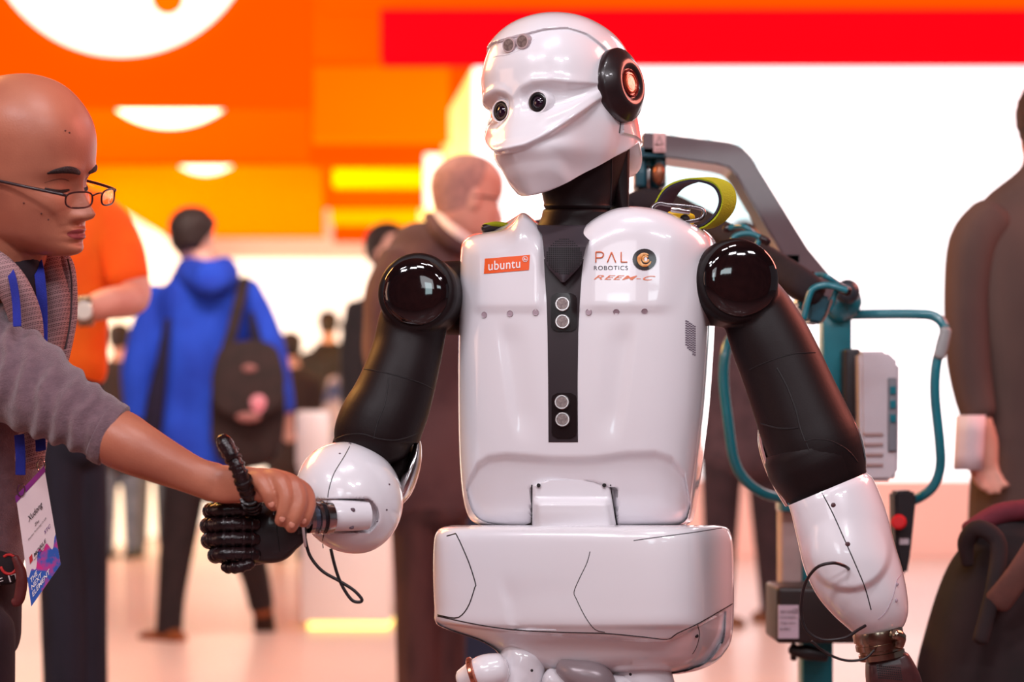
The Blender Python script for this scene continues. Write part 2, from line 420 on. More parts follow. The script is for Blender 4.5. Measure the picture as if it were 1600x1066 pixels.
# ---- white counter with a tall pillar and light under it
COUNT = mat('counter_white', (252, 240, 234), .35, rgb2=(248, 234, 228), nscale=2, coat=.3)
GLOW = mat('under_glow', (255, 230, 140), .5, emit=(255, 224, 120), es=2.2)
Yc = 7.6
a = P(474, 978, Yc); b = P(616, 740, Yc)
ct = empty('display_counter', ((a.x + b.x) / 2, Yc + .2, ZB), 'white display counter with yellow light at its foot, behind the robot arm', 'counter')
def sub(x0, x1, y0, y1, Y, d, name, m, par, bev=.006):
    a = P(x0, y1, Y); b = P(x1, y0, Y); g = G(); g.box((a.x, Y, a.z), (b.x, Y + d, b.z), bev); return g.mk(name, m, par)
sub(470, 610, 742, 972, Yc, .45, 'counter_body', COUNT, ct)
sub(466, 614, 732, 742, Yc - .02, .5, 'counter_top', COUNT, ct)
sub(462, 514, 642, 732, Yc + .02, .2, 'pillar', COUNT, ct, .02)
g = G(); g.box((P(480, 0, Yc).x, Yc + .03, ZB), (P(606, 0, Yc).x, Yc + .4, P(0, 971, Yc).z)); g.mk('light_strip', GLOW, ct, smooth=False)
# second low lit plinth seen between the robot hip and the trousers
a = P(722, 990, 8.3); g = G(); g.box((P(716, 0, 8.3).x, 8.3, ZB + .02), (P(800, 0, 8.3).x, 8.7, P(0, 850, 8.3).z), .01)
pl = g.mk('lit_plinth', COUNT, label='low white plinth with a glowing foot behind the robot hip', cat='plinth')
g = G(); g.box((P(720, 0, 8.3).x, 8.32, ZB), (P(796, 0, 8.3).x, 8.68, ZB + .018)); g.mk('light_strip', GLOW, pl, smooth=False)
# blue monitor back edge beside the suit man's leg
BLUEM = mat('blue_board', (46, 62, 92), .4, rgb2=(40, 54, 84), nscale=3)
g = G(); a = P(697, 826, 5.6); b = P(748, 640, 5.6)
g.box((a.x, 5.6, ZB), (b.x + .1, 5.66, b.z), .012)
bb = g.mk('info_board', BLUEM, label='dark blue standing board between the robot and the man in the suit', cat='board')
g = G(); g.tube([P(697, 825, 5.58), P(697, 650, 5.58), P(706, 641, 5.58), P(748, 640, 5.58)], .008); g.mk('edge_trim', mat('copper_edge', (150, 96, 70), .3, metal=.6), bb)
# ================================================================ ROBOT
ROB = empty('humanoid_robot', (P(900, 0, 2.5).x, 2.5, 0), 'white and black humanoid robot with round eyes and an orange sticker on its chest', 'robot')
def silring(py, xl, xr, b, yaw, n, Yc, N=140, wscale=None):
    """horizontal superellipse section, fitted so that its outline reaches xl and xr from the camera"""
    w = (xr - xl) / FP * Yc / 2
    cy_, sy_ = math.cos(yaw), math.sin(yaw)
    a = (w - b * abs(sy_) * .8) / cy_ if wscale is None else wscale
    pts = []
    for j in range(N):
        t = 2 * math.pi * j / N; f = lambda x: math.copysign(abs(x) ** (2 / n), x)
        x = a * f(math.cos(t)); y = b * f(math.sin(t))
        pts.append((x * cy_ - y * sy_, Yc + x * sy_ + y * cy_))
    px = [800 + FP * x / y for x, y in pts]; mn, mx = min(px), max(px)
    out = []
    for (x, y), q in zip(pts, px):
        q2 = xl + (q - mn) / (mx - mn) * (xr - xl)
        out.append((q2, y))
    return out
def loft(rows, yaw, Yc, N=140, sub_=6, disp=None, lift=None, capr=3, capr_bot=3, cround=.1):
    """rows=(py,xl,xr,b,n). returns G"""
    ys = [r[0] for r in rows]; L = []
    tot = (len(rows) - 1) * sub_
    P_ = []
    for i in range(len(rows) - 1):
        for k in range(sub_): P_.append(ys[i] + (ys[i + 1] - ys[i]) * k / sub_)
    P_.append(ys[-1])
    R = []
    def row(py, shrink=0):
        f = lambda q: sinterp(py, ys, [r[q] for r in rows])
        xl, xr, b, n = f(1), f(2), f(3), f(4)
        if shrink:
            c = (xl + xr) / 2; h = (xr - xl) / 2
            xl = c - h * (1 - shrink); xr = c + h * (1 - shrink); b = b * (1 - shrink)
        ring = []
        for px, y in silring(py, xl, xr, b, yaw, n, Yc, N):
            q = py
            if lift: q = py - lift(px, py, y)
            if disp: y = y + disp(px, py, y)
            ring.append(P(px, q, y))
        return ring
    for s_ in (.75, .4, .15, .05): 
        if capr: R.append(row(ys[0], s_))
    for p in P_: R.append(row(p))
    if capr_bot:
        for s_ in (.05, .15, .4, .75): R.append(row(ys[-1], s_))
    g = G(); g.rings(R); return g
# ---- torso shell
TY = math.radians(-9)
trows = [(366, 741, 1098, .095, 3.2), (369, 731, 1108, .108, 3.4), (376, 723, 1117, .118, 3.6), (392, 720, 1122, .124, 3.8), (420, 719, 1120, .128, 3.9), (480, 717.5, 1118, .132, 4.0), (560, 716, 1114, .132, 4.0),
         (640, 716, 1108, .130, 4.0), (700, 717.5, 1101, .127, 4.0), (745, 720, 1095, .124, 4.0), (780, 724, 1090, .120, 4.0), (803, 730, 1086, .116, 3.8), (815, 738, 1081, .110, 3.4), (822, 752, 1070, .10, 3.0)]
LX = [718, 735, 760, 787, 800, 811, 820, 834, 850, 870, 892, 906, 920, 940, 962, 990, 1015, 1040, 1075, 1100, 1125]
LZ = [-4, 0, 3, 8, 17, 31, 33, 22, 2, -14, -14, 4, 18, 31, 40, 43, 41, 35, 20, 8, -4]
def tlift(px, py, y):
    w = sst(450, 376, py); return sinterp(px, LX, LZ) * w
CX_ = [716, 730, 745, 762, 790, 830, 880, 930, 980, 1025, 1050, 1070, 1082]
CYV = [800, 750, 722, 710, 706, 709, 713, 711, 704, 703, 712, 735, 800]
def tdisp(px, py, y):
    if y > 2.45: return 0
    d = 0
    yc = interp(px, CX_, CYV)
    k = sst(0, 10, py - yc); k = sst(0, 16, py - yc); d += k * (.009 + .00012 * max(0, py - yc))
    # chest yoke: upper plates stand proud above a soft ledge
    ex = 1 - sst(0, 22, max(0, 752 - px) + max(0, px - 1022 - max(0, 480 - py) * .3) * .5) * 1.0
    ex *= sst(0, 14, abs(px - 880) - 27)
    d -= .005 * sst(491, 477, py) * ex * sst(372, 400, py)
    # long soft pleats running down from the ledge
    for x0, x1, sg in ((770, 800, 1), (1000, 975, -1)):
        xx = x0 + (x1 - x0) * (py - 510) / 190
        if 495 < py < 700: d += .0045 * sst(0, 20, (px - xx) * sg) * (1 - sst(20, 60, (px - xx) * sg)) * sst(495, 540, py) * sst(700, 640, py)
    # notch over the hip joint
    nx = sst(829, 834, px) * sst(966, 960, px)
    ny = sst(0, 4, py - (752 + 9 * sst(20, 60, abs(px - 897)) ))
    d += .022 * nx * ny
    return d
g = loft(trows, TY, 2.52, N=420, sub_=11, disp=tdisp, lift=tlift)
TORSO = g.mk('torso_shell', WHITE, ROB, angle=60)
TT = tree(TORSO)
# centre strip between the two halves of the shell
YK = mat('yoke_black', (62, 54, 60), .42, rgb2=(58, 50, 56), nscale=8)
rowpatch(TT, [(405, 850, 912), (428, 851, 909), (470, 854, 906), (520, 855.5, 903.5), (600, 856.5, 902.5), (691, 857, 903)], 8, 'centre_strip', STRIP, ROB, off=.0008, thick=.004, nr=40)
g = G()
def yoke():
    V = []; NR = 26; NC = 20
    for i in range(NR + 1):
        py = 352 + i * (441 - 352) / NR
        a = interp(py, [352, 366, 385, 400, 412, 420, 441], [836, 847, 849, 850, 853, 858, 877]); b = interp(py, [352, 366, 385, 400, 412, 420, 441], [938, 926, 916, 912, 909, 903, 883])
        for j in range(NC + 1):
            x = a + (b - a) * j / NC
            V.append(P(x, py, 2.3775 + max(0, (385 - py)) * .0014 - .004 * math.sin(math.pi * j / NC)))
    return plate(V, NR + 1, NC + 1, 'collar_yoke', YK, ROB, .03)
YO = yoke(); TYK = tree(YO)
# speaker grille of little holes
g = G()
for i in range(17):
    for j in range(17):
        x = 881.5 + (i - 8) * 3.3; y = 401 + (j - 8) * 3.3
        if (x - 881.5) ** 2 / 27.5 ** 2 + (y - 401) ** 2 / 27.5 ** 2 < 1:
            p, n = hitn(TYK, x, y); c = p + n * .0003
            u = Vector((1, 0, 0)) * .00105; v = Vector((0, 0, 1)) * .00105
            g.add([c - u - v, c + u - v, c + u + v, c - u + v], [(0, 1, 2, 3)])
g.mk('speaker_grille', mat('grille_hole', (14, 10, 12), .7), YO, smooth=False, kind='stuff')
# ultrasonic sensor pairs in bezels
def bezel(x0, x1, y0, y1, cir, name):
    T2 = TT; rows = []
    h = (x1 - x0) / 2; r = 9
    for i in range(17):
        py = y0 + (y1 - y0) * i / 16
        e = min(py - y0, y1 - py); ins = 0 if e >= r else r - math.sqrt(max(0, r * r - (r - e) ** 2))
        rows.append((py, x0 + ins, x1 - ins))
    bz = rowpatch(T2, rows, 8, 'sensor_bezel', mat('bezel_black', (20, 14, 16), .25, coat=.5, rgb2=(24, 17, 19)), ROB, off=.0028, thick=.003)
    for cx, cy in cir:
        p, n = hitn(T2, cx, cy); n = Vector((-.12, -1, .04)).normalized(); g = G(); k = 2.41 / FP; p = p + n * .002
        g.lathe(p, n, [(0, 11.2 * k), (.006, 11.2 * k), (.007, 10.4 * k), (.007, 9.2 * k), (.0055, 9.0 * k), (.0055, .0001)], N=36)
        s_ = g.mk('ultrasonic_sensor', mat('sensor_ring', (225, 215, 214), .25, metal=.7), bz)
    for cx, cy in cir:
        p, n = hitn(T2, cx, cy); n = Vector((-.12, -1, .04)).normalized(); g = G()
        g.lathe(p + n * .0078, n, [(0, 8.8 * k), (.0006, 8.6 * k), (.0006, .0001)], N=30)
        g.mk('sensor_face', LENSG, bz)
bezel(861, 901, 458, 518, ((879.5, 476), (879.5, 503.5)), 'a')
bezel(862, 901, 614, 685, ((878.5, 629), (879.5, 656)), 'b')
# chest marks
discs = [(757, 492), (797, 490), (837, 488), (920, 487.5), (963, 487), (1007, 486)]
for x, y in discs:
    p, n = hitn(TT, x, y); g = G(); k = 2.41 / FP; g.lathe(p + n * .0012, n, [(-.0004, 4.9 * k), (.0003, 4.7 * k), (-.0004, 3.6 * k), (-.0008, 2.2 * k), (-.0008, .0001)], N=20)
    g.mk('screw_recess', mat('recess_grey', (176, 156, 166), .5, rgb2=(170, 150, 160)), ROB)
# orange sticker
sk = -6 / 70.
V = []
for i in range(5):
    for j in range(15):
        x = 756 + 70.5 * j / 14 + (1 - i / 4) * 1.5; y = 404.5 + 23.5 * i / 4 + sk * (x - 756)
        V.append(hit(TT, x, y, .0008))
stk = plate(V, 5, 15, 'chest_sticker', ORANGE, ROB, .0006)
stk['label'] = 'orange sticker reading ubuntu'
decal(TT, 'ubuntu', 788, 413.5, 50, 14.5, 'sticker_lettering', WPRINT, stk, off=.0016, sk=sk, space=1.06, bold=.008)
g = G(); g.limb([(hit(TT, 820.5 + 4 * math.cos(a), 405 + 4 * math.sin(a), .0014), .0005) for a in [i * math.pi / 8 for i in range(17)]], N=6, sub=1, cap=0)
g.limb([(hit(TT, 820.5 + 1.6 * math.cos(a), 405 + 1.6 * math.sin(a), .0014), .0008) for a in [i * math.pi / 4 for i in range(7)]], N=6, sub=1, cap=0)
g.mk('sticker_ring', WPRINT, stk)
# maker lettering: P, lambda, L
def strokes(L, r, name, m, par, off=.0009):
    g = G()
    for q in L: g.limb([(hit(TT, x, y, off), r) for x, y in q], N=6, sub=3, cap=.3, axis=(0, 1, 0))
    return g.mk(name, m, par)
ORP = mat('orange_lettering', (226, 112, 60), .4, rgb2=(220, 106, 56))
strokes([[(931, 410), (931, 394)], [(931, 394), (940, 394), (943, 398), (940, 402.5), (932, 403)]], .00085, 'orange_letter', ORP, ROB)
strokes([[(949, 410), (955.5, 394)], [(955.5, 394), (962, 410)]], .00085, 'orange_letter', ORP, ROB)
strokes([[(970.5, 394), (970.5, 409)], [(970.5, 409.5), (980, 409.5)]], .00085, 'orange_letter', ORP, ROB)
decal(TT, 'ROBOTICS', 954.5, 418.8, 53, 6.6, 'dark_lettering', DPRINT, ROB, off=.0006, space=1.12)
decal(TT, 'REEM-C', 976, 434, 97, 7, 'model_lettering', mat('salmon_print', (228, 118, 76), .45, rgb2=(232, 144, 110)), ROB, off=.0006, shear=.45, space=1.1, bold=.004, sk=.015)
lg = discpatch(TT, 1007, 405.5, 18.6, 16.8, 'round_emblem', mat('emblem_black', (38, 26, 28), .25, coat=.6), ROB, off=.0010, thick=.001)
GOLD = mat('emblem_orange', (226, 140, 66), .35, rgb2=(240, 190, 130), nscale=120)
g = G()
def arc(cx, cy, r, a0, a1, w0, w1, off=.0018, ry=1.0):
    n = 14; L = []
    for i in range(n + 1):
        a = a0 + (a1 - a0) * i / n; L.append((hit(TT, cx + r * math.cos(a), cy + r * ry * math.sin(a), off), (w0 + (w1 - w0) * i / n) * 2.41 / FP, .3))
    g.limb(L, N=8, sub=1, cap=.4)
arc(1008, 406, 9.2, .3, 3.6, 1.0, 3.6); arc(1008, 406, 9.0, 3.5, 5.3, 3.6, 1.0); arc(1009, 405, 4.5, .2, 5.5, 1.6, 1.3)
g.mk('emblem_swirl', GOLD, lg)
discpatch(TT, 1009, 405, 2.4, 3.6, 'emblem_core', WPRINT, lg, off=.0016, thick=.0006, N=16, rn=2)
# side perforation and shoulder opening
g = G()
for i in range(6):
    for j in range(19):
        x = 1072 + i * 2.7; y = 498 + j * 3.7 + (i % 2) * 1.3
        if y < 500 + i * 2 or y > 566 - (8 - i) * 3: continue
        p, n = hitn(TT, x, y)
        u = n.cross(Vector((0, 0, 1))).normalized() * .0016; v = Vector((0, 0, .0009)); c = p + n * .0004
        g.add([c - u - v, c + u - v, c + u + v, c - u + v], [(0, 1, 2, 3)])
g.mk('side_vent', mat('vent_grey', (110, 96, 112), .6), ROB, smooth=False, kind='stuff')
# hip block inside the notch
V = []; rows_ = [751 + (829 - 751) * i / 39 for i in range(40)]
for py in rows_:
    xl = interp(py, [751, 758, 829], [853, 832, 831.5]); xr = interp(py, [751, 758, 829], [916, 953, 964]); f_ = sst(776, 790, py)
    for j in range(41):
        t = j / 40; e = min(t, 1 - t) * (xr - xl)
        Y_ = 2.4085 - .016 * f_ * sst(-4, 14 if f_ > .2 else 14, e) - .004 * sst(829, 800, py) * f_ + .006 * sst(4, 0, e) + .005 * sst(825, 829, py)
        V.append(P(xl + (xr - xl) * t, py, Y_))
WB = plate(V, 40, 41, 'waist_block', WHITE, ROB, .05, angle=60)
for q in ([(831, 758), (831, 790), (832, 822)], [(954, 758), (958, 790), (965, 822)]): seam(TT, q, 'notch_gap', ROB, r=.0009, off=.001)
for x in (841.5, 944):
    g = G(); p = P(x, 758.5, 2.409); g.cyl(p, p + Vector((0, -.004, 0)), .0028, N=16); g.mk('bumper_screw', DARK, ROB)
# waist disc hidden between torso and hips
g = G(); g.cyl(P(900, 840, 2.52), P(900, 800, 2.52), .10, N=40); g.mk('waist_joint', DARK, ROB)
# ---- pelvis
PY = math.radians(-20)
pr = [(821, 706, 1122, .108, 3.6), (824, 692, 1134, .124, 4.4), (832, 682, 1141, .132, 5), (850, 678, 1145, .136, 5.2), (900, 677, 1147, .137, 5.2), (950, 679, 1147, .136, 5.0), (975, 682, 1146, .134, 4.8),
      (985, 700, 1145, .130, 4.2), (1000, 745, 1143, .126, 3.8), (1015, 772, 1136, .122, 3.6), (1035, 790, 1118, .112, 3.4), (1048, 820, 1090, .095, 3.2), (1054, 850, 1060, .07, 3)]
def pdisp(px, py, y):
    if y > 2.46: return 0
    d = 0
    # front lower edge rising to the right, undercut below
    ye = interp(px, [680, 780, 880, 1000, 1045, 1075, 1110, 1147], [970, 984, 990, 998, 998, 985, 965, 945])
    k = sst(0, 5, py - ye); d += k * (.011 + .0003 * max(0, py - ye))
    xx = 778 + (py - 900) * .28
    if 880 < py < 985: d += .0035 * sst(-2, 5, px - xx) * (1 - sst(8, 60, px - xx)) * sst(890, 940, py)
    xx = 862 - (py - 900) * .25
    if 880 < py < 985: d += .0022 * sst(-22, 0, px - xx) * (1 - sst(0, 12, px - xx)) * sst(890, 940, py)
    return d
g = loft(pr, PY, 2.50, N=420, sub_=9, disp=pdisp)
PEL = g.mk('pelvis_shell', WHITE, ROB, angle=60); TP = tree(PEL)
seam(TP, [(712, 834), (718, 845), (733, 880), (743, 912), (742, 918), (733, 945), (722, 961), (710, 966), (684, 961)], 'panel_seam', ROB)
seam(TP, [(712, 834), (698, 838)], 'panel_seam', ROB)
seam(TP, [(922, 862), (917, 880), (905, 905), (897, 925), (900, 935), (915, 965), (930, 984), (945, 988)], 'panel_seam', ROB, r=.0006)
seam(TP, [(684, 963), (740, 975), (800, 984), (870, 988), (945, 990), (1000, 995), (1042, 999), (1058, 990), (1090, 975), (1120, 958), (1144, 944)], 'panel_seam', ROB)
seam(TP, [(990, 845), (1040, 838), (1085, 832), (1128, 825)], 'panel_seam', ROB, r=.0006)
seam(TP, [(1090, 977), (1093, 992), (1088, 1012), (1082, 1022)], 'panel_seam', ROB, r=.0006)
g = G(); p = hit(TP, 1088.5, 994, .001); g.ell(p, .0028, .0016, .0028, nu=14, nv=8); g.mk('pelvis_screw', DARK, ROB)
# pelvis lower tray and legs stubs
def leg(pts, knee, name, pc):
    g = G(); g.limb(pxl(pts, 2.46, 1.0), N=36, sub=5, cap=.5); o = g.mk(name, WHITE, ROB); return o
leg([(820, 1020, 2.46, 34), (800, 1100, 2.47, 52), (790, 1200, 2.47, 56), (800, 1330, 2.48, 50), (806, 1420, 2.49, 40)], 0, 'thigh', 0)
leg([(1000, 1020, 2.46, 40), (1003, 1100, 2.47, 58), (1005, 1200, 2.47, 58), (1000, 1330, 2.48, 50), (1000, 1420, 2.49, 40)], 0, 'thigh', 0)
for cx in (806, 1000):
    g = G(); g.limb(pxl([(cx, 1420, 2.50, 44), (cx, 1500, 2.50, 50), (cx, 1600, 2.50, 42), (cx, 1690, 2.50, 34)], 2.5), N=30, cap=.5); g.mk('shin', WHITE, ROB)
    g = G(); g.ell(P(cx, 1415, 2.48), .042, .046, .05); g.mk('knee', BLACK, ROB)
    g = G(); x = P(cx, 0, 2.5).x; g.box((x - .05, 2.36, 0.0), (x + .05, 2.6, .05), .015); g.mk('foot', BLACK, ROB)
g = G(); g.limb(pxl([(725, 1062, 2.44, 18), (755, 1052, 2.43, 28), (780, 1046, 2.43, 26)], 2.44), N=24); g.mk('hip_motor', WHITE, ROB)
g = G(); g.lathe(P(741, 1056, 2.425), (1, -.1, .35), [(-.004, .024), (-.002, .027), (.002, .027), (.004, .024)], N=30); g.mk('motor_ring', mat('copper_ring', (190, 110, 84), .2, metal=.9), ROB)
g = G(); g.limb(pxl([(880, 1042, 2.43, 15), (900, 1052, 2.42, 22), (930, 1060, 2.42, 26), (945, 1085, 2.42, 22)], 2.43), N=24); g.mk('hip_link', mat('link_grey', (150, 136, 140), .3, metal=.2), ROB)
g = G(); g.limb(pxl([(858, 1062, 2.44, 18), (895, 1070, 2.44, 20), (985, 1074, 2.44, 20)], 2.44), N=24); g.mk('hip_link', WHITE, ROB)
for x, y in ((831, 1048), (985, 1054)):
    g = G(); g.ell(P(x, y, 2.405), .002, .006, .002); g.mk('thigh_screw', DARK, ROB)
# ---- neck
g = G()
g.rings([[P(xc + rx * math.cos(t) , py, 2.47 + rx / FP * 2.47 * math.sin(t)) for t in [2 * math.pi * j / 48 for j in range(48)]] for py, xc, rx in
         ((372, 892, 66), (362, 892, 58), (350, 894, 53), (338, 900, 53.5), (331, 902, 54.5), (328, 902, 53), (326.5, 902, 51))])
g.mk('neck_collar', BLACK, ROB)
g = G()
g.rings([[P(xc + rx * math.cos(t), py, 2.47 + rx * .95 / FP * 2.47 * math.sin(t)) for t in [2 * math.pi * j / 48 for j in range(48)]] for py, xc, rx in
         ((327, 903, 50), (325, 903, 52), (321, 904, 55), (318, 904, 54), (300, 905, 59), (285, 906, 64), (262, 908, 68), (235, 912, 70), (200, 915, 70))])
NE = g.mk('neck_column', BLACK, ROB)
g = loft([(215, 920, 985, .05, 4), (240, 922, 984, .05, 4), (300, 930, 983, .05, 4), (330, 938, 982, .048, 4)], math.radians(20), 2.50, N=80, sub_=3)
g.mk('neck_back_cover', BLACK, ROB)
seam(tree(NE), [(956, 236), (956, 280), (954, 322)], 'neck_seam', ROB, m=DARK)
# ---- head
HCn = P(872, 160, 2.45)
yw, ro, pi_ = math.radians(-35), math.radians(-5), 0
fw = Vector((math.sin(yw), -math.cos(yw), 0)); sd = Vector((math.cos(yw), math.sin(yw), 0)) ; upv = Vector((0, 0, 1))
sd = Vector((math.cos(-yw), -math.sin(-yw), 0))
q = Matrix.Rotation(math.radians(ROLL if 'ROLL' in globals() else 5), 3, fw)
sd = q @ sd; upv = q @ upv
if sd.z < 0:
    q = Matrix.Rotation(math.radians(-5), 3, fw); sd = q @ Vector((math.cos(-yw), -math.sin(-yw), 0)); upv = q @ Vector((0, 0, 1))
def HL(s, f, u): return HCn + sd * s + fw * f + upv * u
HU = [-.150, -.143, -.125, -.105, -.088, -.07, -.045, -.02, .01, .04, .07, .09, .105, .115, .1195, .121]
HF = [.076, .082, .096, .113, .130, .124, .117, .113, .114, .113, .103, .088, .070, .048, .028, .003]
HB = [-.120, -.125, -.130, -.134, -.137, -.137, -.134, -.131, -.130, -.128, -.119, -.104, -.083, -.058, -.034, -.003]
HW = [.032, .040, .055, .069, .080, .087, .093, .095, .0965, .0945, .087, .076, .060, .042, .025, .003]
HN = [2.3, 2.3, 2.3, 2.3, 2.25, 2.2, 2.2, 2.2, 2.25, 2.3, 2.25, 2.2, 2.1, 2.0, 2.0, 2.0]
def ub(f, s): # lower boundary of the head shell
    return interp(f, [-.16, -.125, -.095, -.072, -.05, 0, .04, .075, .095, .12], [-.098, -.090, -.078, -.064, -.072, -.098, -.120, -.140, -.147, -.147])
def seam_u(ad): return interp(ad, [0, 12, 26, 45, 62, 80, 92, 100], [.073, .073, .077, .078, .071, .054, .038, -.06])
def head_pt(al, u, shell=True):
    """al: azimuth in radians, 0 forward, positive towards the robot's left (image right)"""
    F_ = sinterp(u, HU, HF); B_ = -sinterp(u, HU, HB); W_ = sinterp(u, HU, HW); n = sinterp(u, HU, HN)
    c, s = math.cos(al), math.sin(al)
    L = F_ if c > 0 else B_
    m = ((abs(c) / L) ** n + (abs(s) / W_) ** n) ** (-1 / n)
    ad = abs(math.degrees(al)); d = 0
    front = sst(100, 80, ad)
    # cheek ridge: surface below it is set back, above it flares
    ur = interp(ad, [0, 10, 25, 45, 62, 78], [-.088, -.086, -.072, -.048, -.028, -.012])
    fade = sst(86, 50, ad)
    if u < -.0 or True:
        d += .0028 * gs(u - ur - .003, .008) * fade
        d -= .009 * sst(.003, -.004, u - ur) * fade * sst(-.12, -.085, u + .02 * sst(20, 45, ad))
    # brow shelf and eye hollow (tear shaped, running back to the temple)
    ue = interp(ad, [0, 18, 40, 65, 80], [-.022, -.022, -.018, -.006, .004])
    width = interp(ad, [0, 6, 16, 30, 50, 70], [.010, .017, .021, .018, .010, .004])
    dep = interp(ad, [0, 5, 10, 18, 32, 52, 72], [.0015, .004, .012, .015, .014, .008, .0])
    x_ = (u - ue) / width
    d -= dep * (math.exp(-(x_ ** 2) ** 1.6) if x_ < 0 else math.exp(-(x_ ** 2) ** 2.2)) * front
    d += .0028 * gs(u - ue - width * 1.25, .008) * interp(ad, [0, 10, 30, 60], [0, .8, 1, 0])
    # nose bridge running down to the ridge
    d += .0035 * gs(ad, 8) * sst(-.02, -.07, u)
    if shell:
        su = seam_u(ad)
        d += (.0036 + .002 * sst(60, 10, ad)) * sst(su - .0009, su + .0009, u)
        # recessed channel across the forehead for the two sensors
        d -= .006 * gs(u - .064, .010) * sst(13, 6, abs(math.degrees(al) - 2)) * 0
    if ad > 95: d += .011 * sst(-.03, -.09, u) * sst(98, 120, ad)
    r = m + d
    return r * s, r * c
g = G(); R = []; NA = 300; NR = 210
us = []
for i in range(NR + 1):
    t = i / NR; us.append(-.15 + .2705 * (1 - (1 - t) ** 1.25) if t > .0 else -.15)
for u in us:
    ring = []
    for j in range(NA):
        al = 2 * math.pi * j / NA - math.pi
        s, f = head_pt(al, u)
        b = ub(f, s)
        if u < b:
            k = sst(0, .05, b - u); sh = 1 - .06 * min(1, (b - u) / .006) - .5 * k
            s *= sh; f *= sh; uu = b + .012 * k
        else: uu = u
        ring.append(HL(s, f, uu))
    R.append(ring)
g.rings(R)
# split off the helmet: quads above the seam or at the back
vid = []
for i, u in enumerate(us):
    for j in range(NA):
        al = math.degrees(2 * math.pi * j / NA - math.pi); vid.append(u > seam_u(abs(al)))
face, helm = [], []
for f in g.f:
    a = sum(1 for i in f if i >= len(vid) or vid[i]) / len(f)
    if len(f) == 3: (helm if f[1] >= len(vid) // 2 else face).append(f)
    else: (helm if a > .5 else face).append(f)
def subm(name, fs, m, par, **k):
    idx = {}; V = []; Fc = []
    for f in fs:
        q = []
        for i in f:
            if i not in idx: idx[i] = len(V); V.append(g.v[i])
            q.append(idx[i])
        Fc.append(q)
    return mk(name, V, Fc, m, par, **k)
FACE = subm('face_shell', face, WHITE, ROB, angle=70)
HELM = subm('helmet_shell', helm, WHITE, ROB, angle=70)
TH = tree(FACE, HELM)
def HN_(al, u, off=0):
    s, f = head_pt(al, u); v = Vector((s, f)); v = v.normalized() * (v.length + off); return HL(v.x, v.y, u)
L = []
for ad in [-60 + i * 3 for i in range(53)]:
    L.append((HN_(math.radians(ad), seam_u(abs(ad)) - .0007, -.001), .0009))
g2 = G(); g2.limb(L, N=6, sub=1, cap=0); g2.mk('helmet_seam', DARK, HELM)
L = [(HN_(math.radians(100), u, .0003), .0008) for u in (-.062, -.05, -.04)]
# eyes
for s_, ad, uu, nm in ((1, 17.5, -.0225, 'r'), (-1, -17.5, -.0225, 'l')):
    s, f = head_pt(math.radians(ad), uu, False); c = HL(s, f - .004, uu)
    ax = (fw * 1.0 + sd * (.12 * s_) - upv * .02).normalized()
    g2 = G(); g2.lathe(c, ax, [(-.012, .021), (.000, .0195), (.006, .0176), (.0105, .0166), (.0118, .0156), (.0118, .0138), (.009, .0132), (.009, .0001)], N=44)
    e = g2.mk('eye', WHITE, ROB)
    g2 = G(); g2.lathe(c, ax, [(.0085, .0131), (.0108, .0131), (.0114, .0122), (.0112, .0095), (.0096, .0088), (.0096, .0001)], N=40); g2.mk('lens_ring', mat('lens_black', (16, 11, 14), .3, coat=.4, rgb2=(20, 14, 17)), e)
    g2 = G(); g2.lathe(c, ax, [(.0090, .0085), (.0110, .0065), (.0122, .003), (.0125, .0001)], N=30); g2.mk('lens', mat('lens_glass', (22, 8, 24), .03, coat=1, rgb2=(30, 12, 30)), e)
# forehead sensors on a small recessed shelf
for ad, uu in ((-1.0, .0625), (10.5, .063)):
    s, f = head_pt(math.radians(ad), uu - .004, False); c = HL(s, f - .010, uu)
    ax = (fw + sd * .05 - upv * .1).normalized()
    g2 = G(); g2.lathe(c, ax, [(-.02, .0105), (.014, .0105), (.0155, .0098), (.0155, .0088), (.0145, .0001)], N=32); e = g2.mk('forehead_sensor', mat('sensor_barrel', (200, 180, 184), .3, metal=.3), ROB)
    g2 = G(); g2.lathe(c, ax, [(.0150, .0082), (.0156, .008), (.0156, .0001)], N=28); g2.mk('sensor_face', LENSG, e)
# small hood and saddle around the sensors
g2 = G(); L = []
for ad, uu in ((-17, .052), (-11, .051), (-4, .049), (3, .050), (10, .053), (15, .057), (18, .065)):
    L.append((HN_(math.radians(ad), uu, -.0016), .0022))
g2.limb(L, N=8, sub=3, cap=.3); g2.mk('sensor_saddle', WHITE, FACE)
# ear: black ring with orange glowing emblem
c0 = HL(.0985, -.012, .006); ax = (sd * 1.0 + fw * .02 + upv * -.02).normalized()
g2 = G(); g2.lathe(c0, ax, [(-.026, .049), (-.006, .0515), (.003, .0515), (.006, .0495), (.016, .036), (.0185, .031), (.0185, .027), (.0165, .022), (.0145, .0205), (.0145, .0001)], N=64)
EAR = g2.mk('ear_disc', mat('ear_black', (34, 22, 24), .32, coat=.3, rgb2=(38, 26, 28)), ROB)
g2 = G(); g2.lathe(c0, ax, [(.0140, .0195), (.0165, .0195), (.0172, .0180), (.0165, .0165), (.0150, .016), (.0150, .0001)], N=48); g2.mk('ear_ring', mat('ear_red', (120, 30, 26), .2, coat=.7, metal=.3), EAR)
g2 = G(); g2.lathe(c0, ax, [(.0150, .0145), (.0168, .0145), (.0172, .0125), (.0160, .0115), (.0155, .0001)], N=40); g2.mk('ear_ring', mat('ear_orange', (190, 84, 50), .2, coat=.7, metal=.3), EAR)
